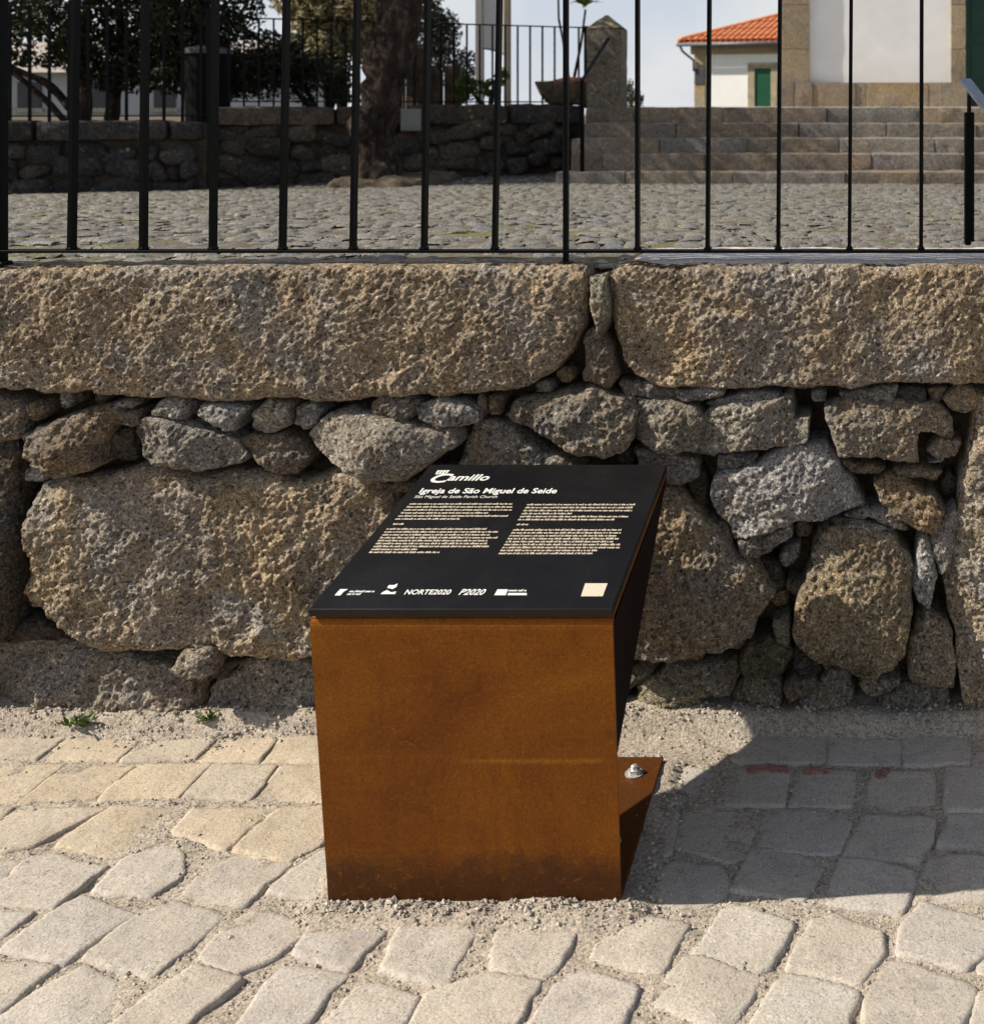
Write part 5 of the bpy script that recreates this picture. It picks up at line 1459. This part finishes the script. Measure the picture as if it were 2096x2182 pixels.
def bolt(x, y_):
    b = MB(); b.tube([(x, y_, .0135), (x, y_, .0155)], .021, 18)
    b.build('washer', M['bolt'], base)
    b = MB(); b.tube([(x, y_, .0155), (x, y_, .024)], .0135, 6)
    b.tube([(x, y_, .024), (x, y_, .031), (x, y_, .033)], [.0075, .0075, .005], 10); b.build('bolt', M['bolt'], base)
bxx = wx(1348, 2.66) - ox
bolt(bxx, gY(1642, .02) - oy); bolt(-bxx, gY(1642, .02) - oy); bolt(bxx, 0.16); bolt(-bxx, 0.16)
# printed board lying on the slope
nb = Vector((0, -td.z, td.y))
BT = 0.014
bl = Vector((0, Yback - Ytop, zbk - ztop)).length - .002
o0 = corner + nb * (TH / 2 + .001) - td * .004
b = MB()
def bp(u, v, w): 
    p = o0 + td * v + nb * w
    return (u - hw, p.y, p.z)
c_ = .0015; LB_ = bl + .004; FW = 2 * hw
b.hexa([bp(0, 0, 0), bp(FW, 0, 0), bp(FW, LB_, 0), bp(0, LB_, 0), bp(0, 0, BT - c_), bp(FW, 0, BT - c_), bp(FW, LB_, BT - c_), bp(0, LB_, BT - c_)])
n0 = len(b.v)
b.add([bp(0, 0, BT - c_), bp(FW, 0, BT - c_), bp(FW, LB_, BT - c_), bp(0, LB_, BT - c_), bp(c_, c_, BT), bp(FW - c_, c_, BT), bp(FW - c_, LB_ - c_, BT), bp(c_, LB_ - c_, BT)], [[4, 5, 6, 7], [0, 1, 5, 4], [1, 2, 6, 5], [2, 3, 7, 6], [3, 0, 4, 7]])
b.f = [f_ for f_ in b.f if f_ != [4, 5, 6, 7]]
board = b.build('board', M['board'], stand)
# printing: map photo positions onto the board plane
Nw = nb; O = Vector((ox, oy, 0)) + o0 + nb * BT
def buv(px, py):
    d = Vector(((px - CX) / F, 1.0, -(py - CY) / F)); c = Vector((0, 0, H))
    t_ = (O - c).dot(Nw) / d.dot(Nw); p = c + d * t_
    return p.x - st_x0, (p - O).dot(td)
def zm(x, y_): return (600 + x / 2.092, 950 + y_ / 2.092)
dg = None
tilt = math.atan2(td.z, td.y)
def put(me, name, m, u, v, sx=1.0, sy=None, shear=0.0):
    sy = sy or sx
    o = obj(name, me, m, board)
    p = o0 + td * v + nb * (BT + .0006)
    o.location = (u - hw, p.y, p.z); o.rotation_euler = (tilt, 0, 0); o.scale = (sx, sy, 1)
    return o
def text_mesh(s, bold=False, shear=0.0):
    cu = bpy.data.curves.new('lettering', 'FONT'); cu.body = s; cu.size = 1.0; cu.shear = shear; cu.resolution_u = 3
    if bold: cu.offset = 0.022
    t_ = bpy.data.objects.new('lettering_source', cu); COL.objects.link(t_)
    d_ = bpy.context.evaluated_depsgraph_get()
    me = bpy.data.meshes.new_from_object(t_.evaluated_get(d_))
    bpy.data.objects.remove(t_); bpy.data.curves.remove(cu)
    return me
def write(s, left, right, base, hh=None, bold=False, shear=0.0, m='print', z=True):
    """text with its baseline from left to right (zoom pixels); hh = cap height on the board in metres"""
    u0, v0 = buv(*zm(left, base)); u1, _ = buv(*zm(right, base))
    me = text_mesh(s, bold, shear)
    xs2 = [v_.co.x for v_ in me.vertices]; w_ = max(xs2) - min(xs2)
    sx = (u1 - u0) / w_; sy = (hh / 0.70) if hh else sx
    return put(me, 'lettering', M[m], u0 - min(xs2) * sx, v0, sx, sy)
capv = lambda x, y0, y1: buv(*zm(x, y0))[1] - buv(*zm(x, y1))[1]
write('C', 655, 742, 164, capv(700, 126, 164) , True, 0.25)
write('amillo', 735, 918, 155, capv(800, 128, 155), True, 0.2)
write('Igreja de São Miguel de Seide', 610, 1222, 212, capv(800, 190, 212), True)
write('São Miguel de Seide Parish Church', 590, 958, 233, capv(700, 222, 233), False)
# crest over the C
b = MB(); 
for k, (x_, y_) in enumerate(((690, 112), (704, 116), (718, 112), (730, 116), (738, 110))):
    u, v_ = buv(*zm(x_, y_ + 6)); b.box(u - hw - .003, u - hw + .003, 0, .011, 0, .0004)
cr = MB()
for x_ in (686, 700, 714, 728):
    u0, v0 = buv(*zm(x_, 124)); u1, v1 = buv(*zm(x_ + 10, 110))
    cr.add([(u0, v0, 0), (u0 + .004, v0, 0), (u0 + .0055, v1, 0), (u0 - .001, v1, 0)], [[0, 1, 2, 3]])
u0, v0 = buv(*zm(684, 128)); u1, _ = buv(*zm(736, 128)); cr.add([(u0, v0, 0), (u1 - .004, v0, 0), (u1 - .004, v0 + .0045, 0), (u0, v0 + .0045, 0)], [[0, 1, 2, 3]])
put(mesh('crest', cr.v, cr.f, False), 'crest', M['print'], 0, 0)
# columns of small print: lines of words, each word a run of letter-sized marks
rt = random.Random(17)
def print_lines(ys, xl, xr, ends, m, name='small_print'):
    b = MB()
    for k, (y_, e_) in enumerate(zip(ys, ends)):
        f_ = (y_ - ys[0]) / max(1e-6, ys[-1] - ys[0]) if len(ys) > 1 else 0
        u0, v0 = buv(*zm(xl[0] + (xl[1] - xl[0]) * f_, y_)); u1, _ = buv(*zm(xr[0] + (xr[1] - xr[0]) * f_, y_))
        u1 = u0 + (u1 - u0) * e_
        u = u0
        while u < u1 - .002:
            n_ = rt.randint(2, 9)
            for _ in range(n_):
                if u > u1: break
                w_ = rt.choice((.0009, .0013, .0016, .0019)); h_ = rt.choice((.0052, .0052, .0052, .0075))
                b.add([(u, v0, 0), (u + w_, v0, 0), (u + w_, v0 + h_, 0), (u, v0 + h_, 0)], [[0, 1, 2, 3]]); u += w_ + .00045
            u += .0019
    put(mesh(name, b.v, b.f, False), name, M[m], 0, 0)
print_lines(np.linspace(263, 330, 6), (568, 505), (1026, 1010), (1, 1, 1, .8, .98, .56), 'print_tan')
print_lines([353], (495, 495), (547, 547), (1,), 'print_tan')
print_lines(np.linspace(375, 479, 9), (466, 388), (925, 905), (.98, 1.08, 1.03, 1.08, 1.0, 1.0, 1.02, .4, .6), 'print_tan')
print_lines(np.linspace(266, 333, 6), (1092, 1052), (1570, 1545), (1, 1, 1, .46, 1.0, .88), 'print_tan')
print_lines([355], (1046, 1046), (1094, 1094), (1,), 'print_tan')
print_lines(np.linspace(379, 484, 9), (1030, 965), (1512, 1500), (1, 1, .96, 1, .94, 1.0, 1.0, .82, .78), 'print_tan')
# row of emblems along the foot of the board
def qd(pts, name='emblem', m='print'):
    b = MB(); vs = [(*buv(*zm(*p)), 0) for p in pts]
    b.add(vs, [list(range(len(vs)))[::-1]]); put(mesh(name, b.v, b.f, False), name, M[m], 0, 0)
qd([(236, 668), (262, 668), (276, 652), (296, 640), (262, 640), (250, 652)])
print_lines([654], (300, 300), (410, 410), (1,), 'print'); print_lines([666], (290, 290), (345, 345), (1,), 'print')
qd([(470, 634), (494, 640), (512, 630), (518, 614), (500, 622), (478, 622)]); qd([(440, 662), (505, 662), (512, 650), (488, 654), (470, 644), (452, 652)])
write('NORTE2020', 545, 748, 663, capv(640, 642, 663), True, 0.0)
write('P2020', 787, 900, 665, capv(840, 640, 665), True, 0.2)
qd([(947, 667), (998, 667), (1009, 641), (962, 641)], 'flag')
print_lines([650], (1010, 1010), (1086, 1086), (1,), 'print'); qd([(1006, 667), (1092, 667), (1092, 657), (1010, 657)], 'emblem')
qd([(1333, 672), (1430, 672), (1452, 614), (1352, 614)], 'square_label', 'print_tan')

# ------------------------------------------------------------------ grit, loose gravel, weeds
def grit(n, sampler, seed, smin, smax):
    r = np.random.default_rng(seed)
    base = np.array([(1, 0, 0), (-1, 0, 0), (0, 1, 0), (0, -1, 0), (0, 0, 1), (0, 0, -1)], float)
    fc = np.array([(0, 2, 4), (2, 1, 4), (1, 3, 4), (3, 0, 4), (2, 0, 5), (1, 2, 5), (3, 1, 5), (0, 3, 5)])
    P_ = sampler(r, n); n = len(P_)
    s = smin * (smax / smin) ** (r.random(n) ** 2.2)
    V = base[None] * s[:, None, None] * r.uniform(.55, 1.25, (n, 6, 1))
    an = r.uniform(0, 6.28, n); ca, sa_ = np.cos(an)[:, None], np.sin(an)[:, None]
    x_, y_ = V[..., 0] * ca - V[..., 1] * sa_, V[..., 0] * sa_ + V[..., 1] * ca
    V = np.stack([x_, y_, V[..., 2] * .75], -1) + P_[:, None, :]
    V[..., 2] += s[:, None] * .4
    return V.reshape(-1, 3), (fc[None] + (np.arange(n) * 6)[:, None, None]).reshape(-1, 3)
def samp(r, n):
    out = []
    # foot of the wall
    k = int(n * .5); x_ = r.uniform(-3.0, 1.2, k); y_ = YW - .0 - np.abs(r.normal(0, .04, k)) ; out.append(np.column_stack([x_, y_]))
    # left heap
    k = int(n * .12); out.append(np.column_stack([r.normal(-1.3, .28, k), YW - .05 - np.abs(r.normal(0, .05, k))]))
    # foot of the stand
    k = int(n * .09); out.append(np.column_stack([r.uniform(-1.05, -.40, k), Ybot - .008 - np.abs(r.normal(0, .025, k))]))
    k = int(n * .06); out.append(np.column_stack([-.43 + np.abs(r.normal(0, .05, k)), r.uniform(2.2, 2.75, k)]))
    # scatter
    k = int(n * .23); out.append(np.column_stack([r.uniform(-2.6, .9, k), r.uniform(1.75, YW - .05, k)]))
    q = np.vstack(out)
    z = bed_z(np.column_stack([q, np.zeros(len(q))]))
    z = np.maximum(z, -0.03)
    return np.column_stack([q, z])
v, f = grit(10000, samp, 1, .0012, .0075)
tag(obj('gravel', mesh('gravel', v, f, False), M['gravel']), kind='stuff')
# grit in the sett joints: points of the bed not covered by setts
def samp2(r, n):
    q = np.column_stack([r.uniform(-2.5, .75, n), r.uniform(1.85, YW - .12, n)])
    cov = np.zeros(n, bool)
    for P_ in placed + inv:
        lo = P_.min(0); hi = P_.max(0)
        m = (q[:, 0] > lo[0]) & (q[:, 0] < hi[0]) & (q[:, 1] > lo[1]) & (q[:, 1] < hi[1])
        if m.any():
            d, _ = sdist(q[m], P_); t_ = np.zeros(n, bool); t_[np.where(m)[0]] = d > 0.004; cov |= t_
    q = q[~cov]; z = bed_z(np.column_stack([q, np.zeros(len(q))]))
    return np.column_stack([q, z])
v, f = grit(34000, samp2, 2, .0011, .0042)
tag(obj('joint_grit', mesh('joint_grit', v, f, False), M['gravel']), kind='stuff')

def weed(px, py, sc, label, seed):
    x_, y_ = gp(px, py, 0.04)
    o = tag(empty('weed', (x_, y_, float(bed_z(np.array([[x_, y_, 0.0]]))[0]) - .002)), label, 'weed')
    r = random.Random(seed); b = MB()
    for k in range(34):
        an_ = r.uniform(0, 6.28); d = Vector((math.cos(an_), math.sin(an_), r.uniform(.3, 1.5))).normalized(); ln = sc * r.uniform(.4, 1)
        p0 = Vector((r.uniform(-1, 1) * sc * .6, r.uniform(-.5, .5) * sc * .5, 0)); s = d.cross(Vector((0, 0, 1))).normalized() * ln * .16
        p1 = p0 + d * ln * .55; p2 = p0 + d * ln
        b.add([p0, p1 + s, p2, p1 - s], [[0, 1, 2, 3]])
    b.build('leaves', M['leaf_fresh'], o)
weed(175, 1524, .042, 'small green weed at the wall foot, farther left of two', 1)
weed(440, 1520, .036, 'small green weed under the little wedge stone at the wall foot', 2)
